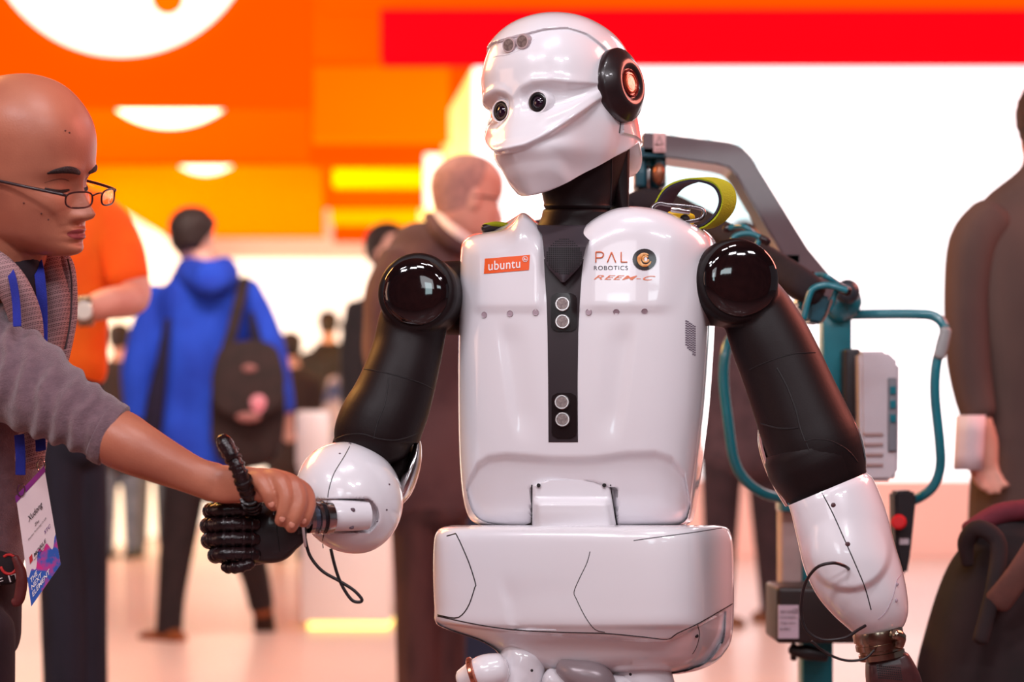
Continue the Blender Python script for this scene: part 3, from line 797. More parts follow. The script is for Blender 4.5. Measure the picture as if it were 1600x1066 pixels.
g2 = G(); g2.lathe(c0, ax, [(.0154, .0095), (.0166, .0090), (.0170, .0001)], N=30); g2.mk('ear_emblem', mat('ear_glow', (225, 120, 80), .2, emit=(235, 110, 60), es=.25, coat=.6, rgb2=(245, 180, 140), nscale=150), EAR)
# lower side seam in front of the helmet back
L = [(HN_(math.radians(97), u, .0003), .0008) for u in (-.060, -.052, -.044)]
g2 = G(); g2.limb(L, N=6, cap=0); g2.mk('jaw_seam', DARK, FACE)
# dark inside of the head shell behind the jaw
g2 = G(); g2.ell(HL(0, -.04, -.06), .05, .06, .022); g2.mk('head_base', BLACK, ROB)

# ---- arms
def armparts():
    # shoulder on the image left: pod faces the camera
    V = .0028
    g = G()
    c = P(659, 462, 2.45); ax = Vector((-.12, -1, .02)).normalized()
    g.lathe(c, ax, [(-.06, .045), (-.05, .054), (-.02, .0575), (.036, .0565), (.046, .053), (.048, .047)], N=48)
    g.limb(pxl([(650, 470, 2.46, 52), (700, 466, 2.505, 58), (745, 466, 2.53, 58)], 2.45, .8), N=30, cap=.2)
    g.limb(pxl([(654, 470, 2.46, 50), (645, 505, 2.455, 54), (637, 545, 2.45, 55), (626, 585, 2.44, 58), (611, 628, 2.435, 63), (595, 662, 2.43, 67), (588, 690, 2.43, 66), (592, 716, 2.43, 48)], 2.45, .95), N=40, cap=.3)
    o = g.mk('upper_arm', BLACK, ROB); bake(o, V, 5)
    g = G(); g.lathe(c, ax, [(.040, .0465), (.0495, .0468), (.0530, .0440), (.0560, .036), (.0578, .025), (.0585, .012), (.0587, .0001)], N=64)
    g.mk('shoulder_cap', GLOSS, ROB)
    return o
RA = armparts(); TRA = tree(RA)
seam(TRA, [(569, 577), (590, 580), (630, 590), (660, 600), (675, 608)], 'arm_seam', RA)
seam(TRA, [(607, 590), (605, 610), (600, 635), (590, 660), (584, 686)], 'arm_seam', RA)
seam(TRA, [(521, 688), (540, 680), (565, 678), (590, 685), (615, 688), (635, 684), (652, 677)], 'arm_seam', RA)
# chrome-edged fork on the inner side of the elbow
g = G(); g.limb(pxl([(650, 680, 2.44, 3.5), (652, 700, 2.44, 7), (645, 730, 2.44, 12), (632, 765, 2.44, 13), (618, 790, 2.44, 7)], 2.44, 2.2), N=20, sub=6); g.mk('elbow_trim', CHROME, ROB)
g = G(); g.limb(pxl([(620, 690, 2.46, 24), (622, 730, 2.47, 30), (612, 765, 2.47, 28), (600, 790, 2.46, 20)], 2.44, 1), N=24, sub=4); g.mk('elbow_joint', BLACK, ROB)
g = G(); g.limb(pxl([(556, 632, 2.44, 2.0), (543, 650, 2.44, 3), (528, 678, 2.44, 3.5), (521, 694, 2.44, 2.4)], 2.44, 3), N=12, sub=6); g.mk('elbow_trim', CHROME, ROB)
# forearm shell pointing towards the hand (egg shape with a socket)
FA = P(548, 776, 2.39)
fax = (P(470, 822, 2.30) - P(590, 752, 2.44)).normalized()
uu_ = fax.cross(Vector((0, 1, 0))).normalized(); vv_ = fax.cross(uu_).normalized()
g = G(); NN = 96; R = []; PR = [(-.075, .004), (-.073, .018), (-.068, .032), (-.058, .049), (-.042, .064), (-.022, .0745), (0, .0795), (.020, .0785), (.038, .071), (.052, .061), (.064, .047), (.071, .033), (.074, .018), (.075, .003)]
PX = [p[0] for p in PR]; PRr = [p[1] for p in PR]
for i in range(121):
    h = -.075 + .15 * (1 - math.cos(math.pi * i / 120)) / 2
    r = sinterp(h, PX, PRr)
    ring = []
    for j in range(NN * 2):
        a = 2 * math.pi * j / (NN * 2)
        p = FA + fax * h + uu_ * r * math.cos(a) + vv_ * r * .86 * math.sin(a)
        x, y = topx(p)
        if p.y < FA.y + .01:
            # trough in which the wrist drive lies: between y 782 and 832, left of x 585
            e = max(0, x - 560) ; half = 26 - .0 * e
            inside = sst(half + 2, half - 3, abs(y - (806 + (x - 540) * -.02)) ) * sst(594, 586, x + .022 * (y - 806) ** 2)
            p = p + Vector((0, .020, 0)) * inside
        ring.append(p)
    R.append(ring)
g.rings(R); FS = g.mk('forearm_shell', WHITE, ROB, angle=60); TFS = tree(FS)
seam(TFS, [(552, 686), (540, 710), (522, 740), (514, 765), (512, 781)], 'forearm_seam', FS, r=.0007)
seam(TFS, [(506, 836), (504, 845), (505, 857)], 'forearm_seam', FS, r=.0007)
g = G(); g.limb(pxl([(573, 806, 2.335, 22.5), (550, 806, 2.325, 24), (525, 806, 2.315, 24.5), (505, 807, 2.31, 24)], 2.32, 1), N=40, sub=5, cap=.15); WD = g.mk('wrist_drive', WHITE, ROB)
for x, y in ((551, 797), (549, 824)):
    g = G(); p = hit(tree(WD), x, y, .0004); g.ell(p, .0035, .0012, .003, nu=14, nv=8); g.mk('drive_screw', mat('recess_dark', (96, 76, 86), .5), WD)
for x, y, in ((531, 709), (546, 693), (608, 757), (604, 797), (590, 815)):
    g = G(); p = hit(TFS, x, y, .0001); g.ell(p, .0017, .0012, .0014, nu=10, nv=6); g.mk('shell_screw', mat('recess_dark', (96, 76, 86), .5), FS)
# wrist bearing
wa = P(512, 808, 2.305); wb = P(470, 812, 2.285); wax = (wb - wa).normalized()
g = G(); g.lathe(wa, wax, [(-.004, .0215), (.004, .0225), (.007, .0225), (.008, .0195), (.012, .0195), (.0125, .0215), (.017, .0215), (.018, .018), (.024, .018), (.0245, .0195), (.030, .0195), (.031, .014), (.05, .014)], N=48); g.mk('wrist_bearing', CHROME, ROB)
g = G(); g.lathe(wa, wax, [(.0078, .0200), (.0078, .0210), (.0122, .0210), (.0122, .0200)], N=40); g.mk('wrist_ring', mat('ring_black', (24, 20, 26), .3), ROB)
g = G(); g.lathe(wa, wax, [(.0182, .0185), (.0182, .0190), (.0242, .0190), (.0242, .0185)], N=40); g.mk('wrist_ring', mat('ring_blue_highlight', (120, 134, 156), .25, metal=.9), ROB)  # thin bluish ring paints a blue highlight on the chrome
# ---- hand being shaken
HB_ = mat('hand_black', (34, 24, 27), .4, rgb2=(28, 19, 22), nscale=30, coat=.2)
g = G(); g.limb(pxl([(396, 812, 2.30, 38, .55), (412, 830, 2.295, 50, .5), (430, 838, 2.29, 42, .5), (452, 832, 2.285, 30, .5), (468, 826, 2.285, 22, .6)], 2.29), N=40, sub=6, cap=.4, n=3)
g.limb(pxl([(392, 850, 2.30, 36, .5), (425, 852, 2.295, 26, .5), (452, 842, 2.29, 20, .5)], 2.29), N=30, n=3)
HAND = g.mk('hand', HB_, ROB); bake(HAND, .0022, 4)
THD = tree(HAND)
g = G(); g.limb(pxl([(462, 826, 2.285, 17), (474, 824, 2.288, 18)], 2.29), N=28, cap=.2); g.mk('wrist_cuff', HB_, HAND)
g = G(); c = P(475, 826, 2.286); g.lathe(c, (-.96, -.1, -.1), [(-.001, .018), (.0012, .0185), (.0024, .018)], N=30, squash=1.35); g.mk('wrist_flange', mat('flange_white', (220, 210, 210), .35), HAND)
seam(THD, [(431, 800), (433, 830), (437, 862)], 'back_seam', HAND, r=.0006, m=mat('hand_seam', (12, 8, 10), .5))
def finger(pts, r, name, knots=4):
    g = G(); L = pxl(pts, 2.28); n = len(L)
    g.limb([(p, q * .82, 1) for p, q, _ in L], N=18, sub=5, cap=.8)
    # rubber joint rolls
    for i in range(n - 1):
        a, b = L[i][0], L[i + 1][0]; k = max(1, int((b - a).length / .0085))
        for t in range(k):
            c = a.lerp(b, (t + .5) / k); ra = L[i][1] * (.98 + .1 * ((t * 7 + i * 3) % 3) / 3)
            g.lathe(c, (b - a), [(-.0030, ra * .7), (-.0022, ra * .97), (0, ra * 1.03), (.0022, ra * .97), (.0030, ra * .7)], N=16)
    return g.mk(name, RUBBER, HAND)
for i, y in enumerate((796, 819, 842, 865, 884)):
    x0 = (326, 322, 324, 334, 348)[i]; rr = (12.5, 13, 13, 12.5, 11)[i]
    if i == 4: finger([(392, 880, 2.275, 10), (372, 887, 2.27, 10.5), (352, 886, 2.28, 10)], .01, 'fingertip'); continue
    finger([(400, y + 1, 2.278, rr), (372, y, 2.268, rr), (345, y + 1, 2.268, rr), (x0 + 4, y + 2, 2.285, rr), (x0 + 3, y + 3, 2.31, rr), (350, y + 3, 2.325, rr), (380, y + 3, 2.325, rr)], .01, 'finger')
finger([(396, 794, 2.262, 16), (389, 774, 2.226, 14), (378, 746, 2.205, 13.5), (367, 722, 2.203, 14), (357, 702, 2.208, 13.5), (350, 692, 2.21, 12)], .01, 'thumb')
g = G(); g.limb(pxl([(362, 712, 2.198, 11), (352, 694, 2.203, 13), (348, 688, 2.205, 11)], 2.26), N=18, cap=.8); g.mk('thumb_tip', RUBBER, HAND)
# cable loop under the forearm
CBL = mat('cable_black', (34, 22, 24), .4, rgb2=(30, 20, 22))
g = G(); g.tube([P(x, y, 2.30) for x, y in ((476, 838), (484, 868), (503, 892), (530, 908), (552, 922), (565, 936), (562, 941), (550, 938), (537, 920), (528, 900), (521, 876), (517, 858))], .0022, N=10)
g.mk('wrist_cable', CBL, ROB)

# ---- arm on the image right
g = G(); c = P(1141, 444, 2.45); ax = Vector((.10, -1, .02)).normalized()
g.lathe(c, ax, [(-.06, .045), (-.05, .055), (-.02, .0605), (.036, .0605), (.046, .057), (.048, .050)], N=48)
g.limb(pxl([(1160, 455, 2.47, 56), (1112, 448, 2.49, 62), (1075, 448, 2.50, 60)], 2.45, .8), N=30, cap=.2)
g.limb(pxl([(1160, 455, 2.46, 50), (1183, 490, 2.455, 56), (1202, 530, 2.45, 62), (1222, 575, 2.445, 65), (1240, 620, 2.44, 68), (1258, 665, 2.435, 72), (1275, 705, 2.43, 74), (1288, 740, 2.43, 66), (1296, 770, 2.43, 56)], 2.45, .9), N=44, cap=.3)
LA = g.mk('upper_arm', BLACK, ROB); bake(LA, .0028, 5); TLA = tree(LA)
g = G(); g.lathe(P(1145, 442, 2.45), ax, [(.040, .052), (.0495, .0525), (.0530, .0490), (.0560, .040), (.0578, .028), (.0585, .012), (.0587, .0001)], N=64); g.mk('shoulder_cap', GLOSS, ROB)
g = G(); g.limb(pxl([(1262, 698, 2.432, 72), (1274, 726, 2.432, 75), (1287, 760, 2.43, 64)], 2.45, .93), N=44, cap=.35); g.mk('elbow_joint', BLACK, ROB)
seam(TLA, [(1171, 578), (1200, 565), (1240, 553), (1274, 551)], 'arm_seam', LA)
seam(TLA, [(1214, 575), (1230, 605), (1243, 640), (1250, 668), (1258, 690)], 'arm_seam', LA, r=.0013)
seam(TLA, [(1189, 662), (1210, 668), (1230, 670), (1247, 668)], 'arm_seam', LA, r=.0013)
seam(TLA, [(1258, 690), (1275, 686), (1300, 690), (1325, 704), (1340, 722)], 'arm_seam', LA)
seam(TLA, [(1260, 692), (1268, 715), (1278, 745)], 'arm_seam', LA)
g = G(); g.limb(pxl([(1300, 608, 2.435, 2), (1318, 640, 2.435, 4.5), (1334, 675, 2.435, 6.5), (1344, 710, 2.435, 6), (1349, 738, 2.435, 3.5)], 2.44, 5), N=16, sub=6); g.mk('elbow_trim', CHROME, ROB)
g = G(); g.limb(pxl([(1187, 668, 2.45, 2), (1189, 695, 2.45, 3.5), (1199, 730, 2.45, 4), (1214, 762, 2.45, 4), (1229, 790, 2.45, 2.5)], 2.44, 5), N=16, sub=6); g.mk('elbow_trim', CHROME, ROB)
fr = [((1232, 790), (1354, 739)), ((1237, 806), (1366, 752)), ((1246, 845), (1385, 800)), ((1257, 890), (1398, 850)), ((1276, 930), (1410, 890)), ((1300, 960), (1417, 925)), ((1322, 980), (1419, 955)), ((1334, 990), (1414, 975)), ((1341, 996), (1404, 988))]
fd = [.052, .058, .066, .068, .066, .060, .048, .036, .026]
g = G(); R = []
SUBF = 12
for i in range((len(fr) - 1) * SUBF + 1):
    t = i / SUBF; X = list(range(len(fr)))
    lx, ly, rx, ry, dd = [sinterp(t, X, q) for q in ([f[0][0] for f in fr], [f[0][1] for f in fr], [f[1][0] for f in fr], [f[1][1] for f in fr], fd)]
    ring = []
    for j in range(160):
        a = 2 * math.pi * j / 160; ca, sa = math.cos(a), math.sin(a)
        px = (lx + rx) / 2 + (rx - lx) / 2 * ca; py = (ly + ry) / 2 + (ry - ly) / 2 * ca
        Y = 2.42 - dd * math.copysign(abs(sa) ** .9, sa)
        if sa > 0:
            # domed lower bulge and thumb-side cup
            e = ((px - 1326) / 64) ** 2 + ((py - 862) / 60) ** 2
            Y -= .010 * sst(1.2, .8, e) * sst(805, 880, py)
            e2 = ((px - 1385) / 26) ** 2 + ((py - 925) / 52) ** 2
            Y += .010 * sst(1.1, .8, e2) * 0
        ring.append(P(px, py, Y))
    R.append(ring)
# close the top inwards as a lip
top = R[0]; cc = sum(top, Vector()) / len(top)
R = [[p.lerp(cc, .10) - (P(0, 0, 1) - P(0, -1, 1)) * 0 + Vector((.004, 0, -.01)) for p in top]] + R
g.rings(R); FL = g.mk('forearm_shell', WHITE, ROB, angle=60); TFL = tree(FL)
seam(TFL, [(1283, 768), (1300, 800), (1318, 840), (1340, 890), (1352, 920), (1361, 953)], 'forearm_seam', FL, r=.0008)
for x, y in ((1302, 789.5), (1324.5, 850.5)):
    g = G(); p = hit(TFL, x, y, .0003); g.ell(p, .0034, .0012, .0034, nu=16, nv=8); g.mk('shell_screw', mat('screw_maroon', (84, 52, 56), .4), FL)
seam(TFL, [(1412, 895), (1402, 905), (1396, 930), (1385, 955), (1372, 968)], 'forearm_seam', FL, r=.0008, m=mat('recess_grey', (176, 156, 166), .5))
for x, y in ((1401, 913), (1400, 938)):
    g = G(); p = hit(TFL, x, y, .0003); g.ell(p, .003, .0014, .003, nu=16, nv=8); g.mk('shell_screw', mat('recess_grey', (176, 156, 166), .5), FL)
# wrist
w0 = P(1371, 988, 2.42); w1 = P(1381, 1040, 2.42); wx = (w1 - w0).normalized()
g = G(); g.lathe(w0, wx, [(-.004, .034), (0, .035), (.010, .035), (.0105, .0325), (.014, .0325), (.0145, .034), (.022, .034), (.024, .030), (.027, .030), (.028, .032), (.036, .032)], N=48)
g.mk('wrist_bearing', mat('wrist_brass', (176, 160, 140), .2, metal=1, rgb2=(140, 120, 104), nscale=20), ROB)
g = G(); g.limb(pxl([(1398, 992, 2.385, 9), (1406, 996, 2.39, 10), (1404, 1010, 2.39, 8)], 2.39), N=14); g.mk('wrist_clamp', mat('wrist_brass', (176, 160, 140), .2, metal=1), ROB)
RH = mat('hand_maroon', (70, 34, 34), .4, rgb2=(54, 26, 28), nscale=30, coat=.2)
g = G(); g.limb(pxl([(1386, 1030, 2.42, 33, .7), (1391, 1048, 2.42, 38, .7), (1398, 1075, 2.42, 42, .6), (1404, 1120, 2.42, 42, .5), (1408, 1160, 2.42, 38, .5)], 2.42), N=44, sub=6, cap=.3, n=4.5)
HR = g.mk('hand', RH, ROB)
for k in range(4):
    x = 1378 + k * 20
    g = G(); g.limb(pxl([(x, 1150, 2.42, 10), (x + 2, 1185, 2.41, 9.5), (x + 2, 1220, 2.40, 9), (x, 1245, 2.39, 8)], 2.4), N=14); g.mk('finger', RUBBER, HR)
g = G(); g.limb(pxl([(1368, 1080, 2.39, 11), (1352, 1110, 2.37, 10), (1345, 1150, 2.36, 9)], 2.4), N=14); g.mk('thumb', RUBBER, HR)
THR = tree(HR); g = G()
for i in range(12):
    for j in range(6):
        x = 1371 + i * 3.2 + j * .5; y = 1041 + j * 3.6 + i * .3
        p, n = hitn(THR, x, y); c = p + n * .0003; u = Vector((.001, 0, 0)); v = Vector((0, 0, .001)); g.add([c - u - v, c + u - v, c + u + v, c - u + v], [(0, 1, 2, 3)])
g.mk('hand_vent', DARK, HR, smooth=False, kind='stuff')
g = G(); g.tube([hit(TFL, 1326, 889, .001)] + [P(x, y, Y) for x, y, Y in ((1318, 884, 2.325), (1300, 880, 2.315), (1275, 888, 2.32), (1257, 915, 2.34), (1252, 955, 2.35), (1260, 985, 2.35), (1285, 1000, 2.35), (1320, 997, 2.35), (1340, 985, 2.36), (1352, 978, 2.37))], .0022); g.mk('wrist_cable', CBL, ROB)
g = G(); g.tube([P(x, y, 2.37) for x, y in ((1268, 1002), (1290, 1020), (1320, 1032), (1350, 1030), (1366, 1016))], .0018); g.mk('wrist_cable', CBL, ROB)
# harness strap end on the far shoulder
g = G(); g.limb(pxl([(756, 358, 2.50, 7), (772, 354, 2.50, 7), (800, 356, 2.50, 8)], 2.5, 1.6), N=14); g.mk('shoulder_strap', mat('strap_dark', (40, 24, 28), .4), ROB)
# ================================================================ PEOPLE
EU = [-.122, -.117, -.105, -.088, -.068, -.045, -.02, 0, .02, .04, .06, .08, .10, .112, .118, .120]
EF = [.050, .074, .084, .084, .083, .082, .081, .081, .088, .0905, .088, .079, .060, .040, .018, .002]
EB = [-.01, -.012, -.02, -.045, -.072, -.086, -.096, -.102, -.106, -.106, -.102, -.090, -.068, -.045, -.020, -.002]
EW = [.016, .028, .040, .052, .060, .066, .070, .072, .075, .0775, .077, .070, .054, .037, .018, .002]
def human_pt(al, u, lid=1.0):
    F_ = sinterp(u, EU, EF); B_ = -sinterp(u, EU, EB); W_ = sinterp(u, EU, EW); n = 2.15
    c, s = math.cos(al), math.sin(al); L = F_ if c > 0 else B_
    r = ((abs(c) / L) ** n + (abs(s) / W_) ** n) ** (-1 / n)
    x = r * s; f = r * c
    if c > .1:
        k = sst(.1, .5, c); d = 0; a = abs(x)
        na = interp(u, [-.062, -.056, -.050, -.042, -.03, -.012, .004, .016], [0, .010, .021, .0255, .019, .011, .005, 0]); ns = interp(u, [-.06, -.042, -.02, .01], [.013, .0105, .0075, .008])
        d += na * gs(x, ns); d += .008 * gs(a - .0125, .0065) * gs(u + .0475, .0075)
        d -= .011 * gs(a - .031, .017) * gs(u - .001, .012); d += .0075 * gs(a - .032, .0125) * gs(u + .001, .0085)
        d -= .0015 * gs(a - .032, .012) * gs(u + .007, .0016)
        d += .0045 * gs(u - .019, .008) * gs(a - .028, .020)
        d += .008 * gs(u + .0715, .0050) * gs(x, .017); d += .0085 * gs(u + .0835, .0058) * gs(x, .015); d -= .0045 * gs(u + .0772, .0018) * gs(x, .020)
        d -= .003 * gs(u + .0925, .004) * gs(x, .018); d += .005 * gs(u + .106, .010) * gs(x, .018)
        d += .005 * gs(a - .046, .018) * gs(u + .028, .020)
        f += d * k
    return x, f
class Head:
    def __init__(h, c, yaw, pitch=0, roll=0, sc=1.0, st=1, sb=1):
        h.st, h.sb = st, sb
        # yaw: degrees, 0 faces the camera, + turns to image right; pitch + looks down
        y = math.radians(yaw); h.c = Vector(c); h.sc = sc
        fw = Vector((math.sin(y), -math.cos(y), 0)); sd = Vector((math.cos(y), math.sin(y), 0)); up = Vector((0, 0, 1))
        m = Matrix.Rotation(math.radians(pitch), 3, sd)
        f2 = m @ fw
        if (f2.z > 0) == (pitch > 0) and pitch: m = Matrix.Rotation(-math.radians(pitch), 3, sd)
        fw = m @ fw; up = m @ up
        m = Matrix.Rotation(math.radians(roll), 3, fw); sd = m @ sd; up = m @ up
        h.fw, h.sd, h.up = fw, sd, up
    def W(h, s, f, u): return h.c + (h.sd * s + h.fw * f + h.up * (u * (h.st if u > 0 else h.sb))) * h.sc
    def surf(h, al, u, off=0):
        s, f = human_pt(al, u); L = math.hypot(s, f); k = (L + off) / L if L > 1e-6 else 1
        return h.W(s * k, f * k, u)
    def us(h, n):
        o = []
        for i in range(n + 1):
            t = math.pi * i / n; o.append(-.001 - .121 * math.cos(t))
        return o
    def add(h, g, NA=64, NR=48, ears=True):
        R = [[h.surf(2 * math.pi * j / NA - math.pi, min(.1199, max(-.1219, u))) for j in range(NA)] for u in h.us(NR)]
        g.rings(R)
        if ears:
            for s in (-1, 1):
                rot = Matrix((h.sd, h.fw, h.up)).transposed() @ Matrix.Rotation(math.radians(-20 * s), 3, 'Z')
                g.ell(h.W(s * .073, -.012, -.008), .007 * h.sc, .017 * h.sc, .031 * h.sc, rot=rot, nu=16, nv=12)
        return g
    def hair(h, name, m, par, line, thick=.012, NA=72, NR=40, noise_=.003):
        """closed cap of hair: line(azimuth degrees abs) -> lowest u"""
        O = []; I = []
        for i in range(NR + 1):
            ro_, ri = [], []
            for j in range(NA):
                al = 2 * math.pi * j / NA - math.pi; lo = line(abs(math.degrees(al))); t = i / NR
                u = lo + (.1195 - lo) * math.sin(t * math.pi / 2)
                th = thick * sst(0, .12, t + .02) + noise_ * noise.noise(Vector((al * 9, u * 90, h.c.x * 10)))
                p = h.surf(al, u, th); p = p + h.up * thick * h.sc * sst(.3, 1, t)
                ro_.append(p); ri.append(h.surf(al, u, -.004))
            O.append(ro_); I.append(ri)
        g = G(); g.rings(list(reversed(I)) + O, cap=True)
        return g.mk(name, m, par)
def cloth(name, rgb, rgb2=None, ns=18, bump=.25, bs=60, **k):
    return mat(name, rgb, .85, rgb2=rgb2 or tuple(int(c * .86) for c in rgb), nscale=ns, bump=bump, bscale=bs, sheen=.0, **k)
SKIN = mat('skin_light', (222, 166, 146), .48, rgb2=(212, 150, 130), nscale=14, bump=.08, bscale=300)
SKINF = mat('skin_warm', (188, 116, 90), .42, rgb2=(172, 100, 78), nscale=9, bump=.10, bscale=420, coat=.08, croad=.3)
HAIRM = mat('hair_dark', (34, 20, 16), .6, rgb2=(50, 30, 24), nscale=60, bump=.5, bscale=140, stretch=(3, 3, 1))
def garment(name, limbs, m, par, vox=.011, sm=5, Y=None, **k):
    g = G()
    for L in limbs:
        n = L[0] if isinstance(L[0], (int, float)) else 2.2
        pts = L[1:] if isinstance(L[0], (int, float)) else L
        g.limb(pxl(pts, Y), N=22, sub=4, n=n)
    o = g.mk(name, m, par, **k); bake(o, vox, sm); return o
def shoe(name, m, par, px, py, Y, s, yaw, pitch=0, **k):
    g = G(); y = math.radians(yaw); d = Vector((math.sin(y), -math.cos(y), 0)); sdv = Vector((math.cos(y), math.sin(y), 0))
    c = P(px, py, Y); d2 = (d * math.cos(math.radians(pitch)) + Vector((0, 0, -math.sin(math.radians(pitch))))).normalized()
    up = sdv.cross(d2); up = up if up.z > 0 else -up
    L = [(-.12, .032, .035, .05), (-.09, .040, .045, .06), (-.03, .040, .045, .065), (.04, .044, .038, .035), (.10, .046, .030, .02), (.145, .036, .022, .012), (.16, .02, .012, .008)]
    R = []
    for t, w_, h_, z in L:
        R.append([c + d2 * t * s + (sdv * w_ * math.cos(a) + up * (h_ * math.sin(a) if math.sin(a) > 0 else -.02 * abs(math.sin(a)) ** .3) + up * .02) * s for a in [2 * math.pi * j / 20 for j in range(20)]])
    g.rings(R); return g.mk(name, m, par, **k)

# ---------------------------------------------------------------- foreground man shaking the robot hand
YF = 2.36
hd = Head(P(40, 279, YF), 73, 10, 11, 1.04, 1.13, .78)
g = G(); hd.add(g, 220, 200, ears=True)
g.limb(pxl([(20, 330, 2.38, 66), (10, 390, 2.40, 62), (-8, 450, 2.44, 68)], YF), N=30)
# hidden body core
g.limb(pxl([(-20, 470, 2.50, 90, .8), (-50, 620, 2.52, 100, .7), (-75, 800, 2.52, 74, .7), (-75, 1000, 2.52, 66, .8)], 2.5), N=30)
for yy, x in ((2.44, -60), (2.62, -50)):
    g.limb([(P(x, 980, yy), .040), (P(x, 1250, yy), .042), (Vector((P(x, 1250, yy).x, yy, .10)), .038)], N=20)
# forearm, palm
g.limb(pxl([(-70, 530, 2.42, 44), (20, 592, 2.33, 28), (110, 650, 2.28, 30), (155, 672, 2.262, 38), (182, 684, 2.258, 46), (215, 702, 2.25, 43), (265, 726, 2.25, 35), (305, 744, 2.25, 30, .85), (335, 754, 2.252, 31, .8)], 2.3), N=40, sub=6)
g.limb(pxl([(322, 752, 2.252, 28, .75), (352, 757, 2.245, 30, .6), (385, 757, 2.235, 28, .6), (418, 760, 2.230, 26, .6), (446, 768, 2.232, 22, .6)], 2.24), N=36, sub=6, n=2.3)
def fing(pts): g.limb(pxl(pts, 2.23), N=18, sub=6, cap=.9)
fing([(385, 748, 2.235, 14), (408, 753, 2.218, 14.5), (419, 770, 2.210, 13), (425, 785, 2.213, 11.5), (428, 790, 2.216, 10)])
fing([(405, 744, 2.240, 14), (436, 752, 2.216, 15), (447, 775, 2.206, 13.5), (444, 800, 2.205, 12), (439, 814, 2.210, 10.5)])
fing([(425, 745, 2.248, 14), (458, 757, 2.220, 14.5), (468, 782, 2.210, 13), (461, 808, 2.206, 11.8), (455, 824, 2.211, 10)])
fing([(445, 750, 2.262, 13), (474, 766, 2.236, 13), (482, 786, 2.225, 12), (478, 806, 2.218, 10.5), (474, 816, 2.221, 9.5)])
fing([(350, 766, 2.27, 15), (362, 786, 2.315, 14), (385, 800, 2.345, 12.5), (405, 806, 2.355, 11)])
# relaxed other arm and hand, behind the body
g.limb(pxl([(-190, 560, 2.72, 44), (-230, 740, 2.76, 38), (-210, 880, 2.72, 28), (-205, 930, 2.70, 26)], 2.7), N=20)
for k in range(4): g.limb(pxl([(-218 + k * 9, 935, 2.70, 9), (-218 + k * 9, 985, 2.69, 8.5), (-214 + k * 9, 1015, 2.68, 7.5)], 2.7), N=12)
g.limb(pxl([(-185, 925, 2.69, 10), (-172, 960, 2.67, 9)], 2.7), N=12)
MAN = mk('person', g.v, g.f, SKINF, label='man with shaved head and glasses in grey hooded top shaking the robot hand', cat='person', base=(P(-60, 0, 2.5).x, 2.5, 0))
bake(MAN, .0021, 3)
TM = tree(MAN)
def hs(s, u, off=0.0):
    o = hd.W(s, .3, u); r = TM.ray_cast(o, -hd.fw); return (r[0] + hd.fw * off) if r[0] else hd.W(s, .08, u)
for s_ in (1, -1):
    g = G(); g.limb([(hs(s_ * a, u, .0000), r, .5) for a, u, r in ((.011, .0165, .0028), (.022, .0195, .0046), (.034, .0205, .0048), (.045, .018, .0034), (.051, .015, .0014))], N=10, sub=5, axis=hd.fw, cap=.3)
    g.mk('eyebrow', mat('brow_hair', (44, 22, 20), .7, bump=.5, bscale=400), MAN)
    g = G(); g.limb([(hs(s_ * a, u, -.0002), r) for a, u, r in ((.016, -.0055, .0014), (.025, -.0075, .0024), (.036, -.0075, .0026), (.048, -.0035, .0014))], N=8, sub=5, cap=.3)
    g.mk('eyelash', mat('lash', (24, 10, 10), .6, bump=.2), MAN)
    g = G(); g.limb([(hs(s_ * a, u, -.0004), r) for a, u, r in ((.018, .0065, .0005), (.027, .0090, .0009), (.037, .0085, .0009), (.049, .0040, .0005))], N=8, sub=5, cap=.3)
    g.mk('eyelid_shade', mat('crease_shade', (104, 56, 44), .6, bump=.1), MAN)  # dark line paints the shadow in the eyelid fold
g = G()
for a, u in ((.0, -.0715), (.0, -.0835)):
    up_ = u > -.08
    V = []; NC = 22; NR_ = 6
    for i in range(NR_ + 1):
        for j in range(NC + 1):
            x = -.021 + .042 * j / NC; e = math.sqrt(max(0, 1 - (x / .0212) ** 2))
            if up_: uu2 = -.0772 + (.0085 - .0015 * gs(x, .004)) * e * i / NR_
            else: uu2 = -.0772 - .0105 * e * i / NR_
            V.append(hs(x, uu2, .0005))
    n = len(g.v)
    g.add(V, [(i * (NC + 1) + j, i * (NC + 1) + j + 1, (i + 1) * (NC + 1) + j + 1, (i + 1) * (NC + 1) + j) for i in range(NR_) for j in range(NC)])
g.mk('lips', mat('lip_skin', (158, 70, 70), .38, rgb2=(146, 62, 64), nscale=60, bump=.1, bscale=300), MAN)
g = G()
for s, u in ((-.03, .062), (-.035, .064), (-.062, -.03), (-.066, -.05), (-.05, -.045)):
    g.ell(hs(s, u, 0), .0013, .0013, .0013, nu=8, nv=6)
g.mk('moles', mat('mole', (90, 44, 38), .6, bump=.1), MAN)
# stubble shade of the shaved hair
# fingernails
NAIL = mat('nail', (204, 134, 112), .35, coat=.2, rgb2=(198, 126, 106))
for x, y, r in ((424, 783, 5.5), (441, 806, 5.5), (456, 815, 5.2), (474, 809, 4.5)):
    p = hit(TM, x, y + 5, 0); g = G(); g.ell(p, .0040, .0014, .0046, nu=14, nv=10); g.mk('fingernail', NAIL, MAN)
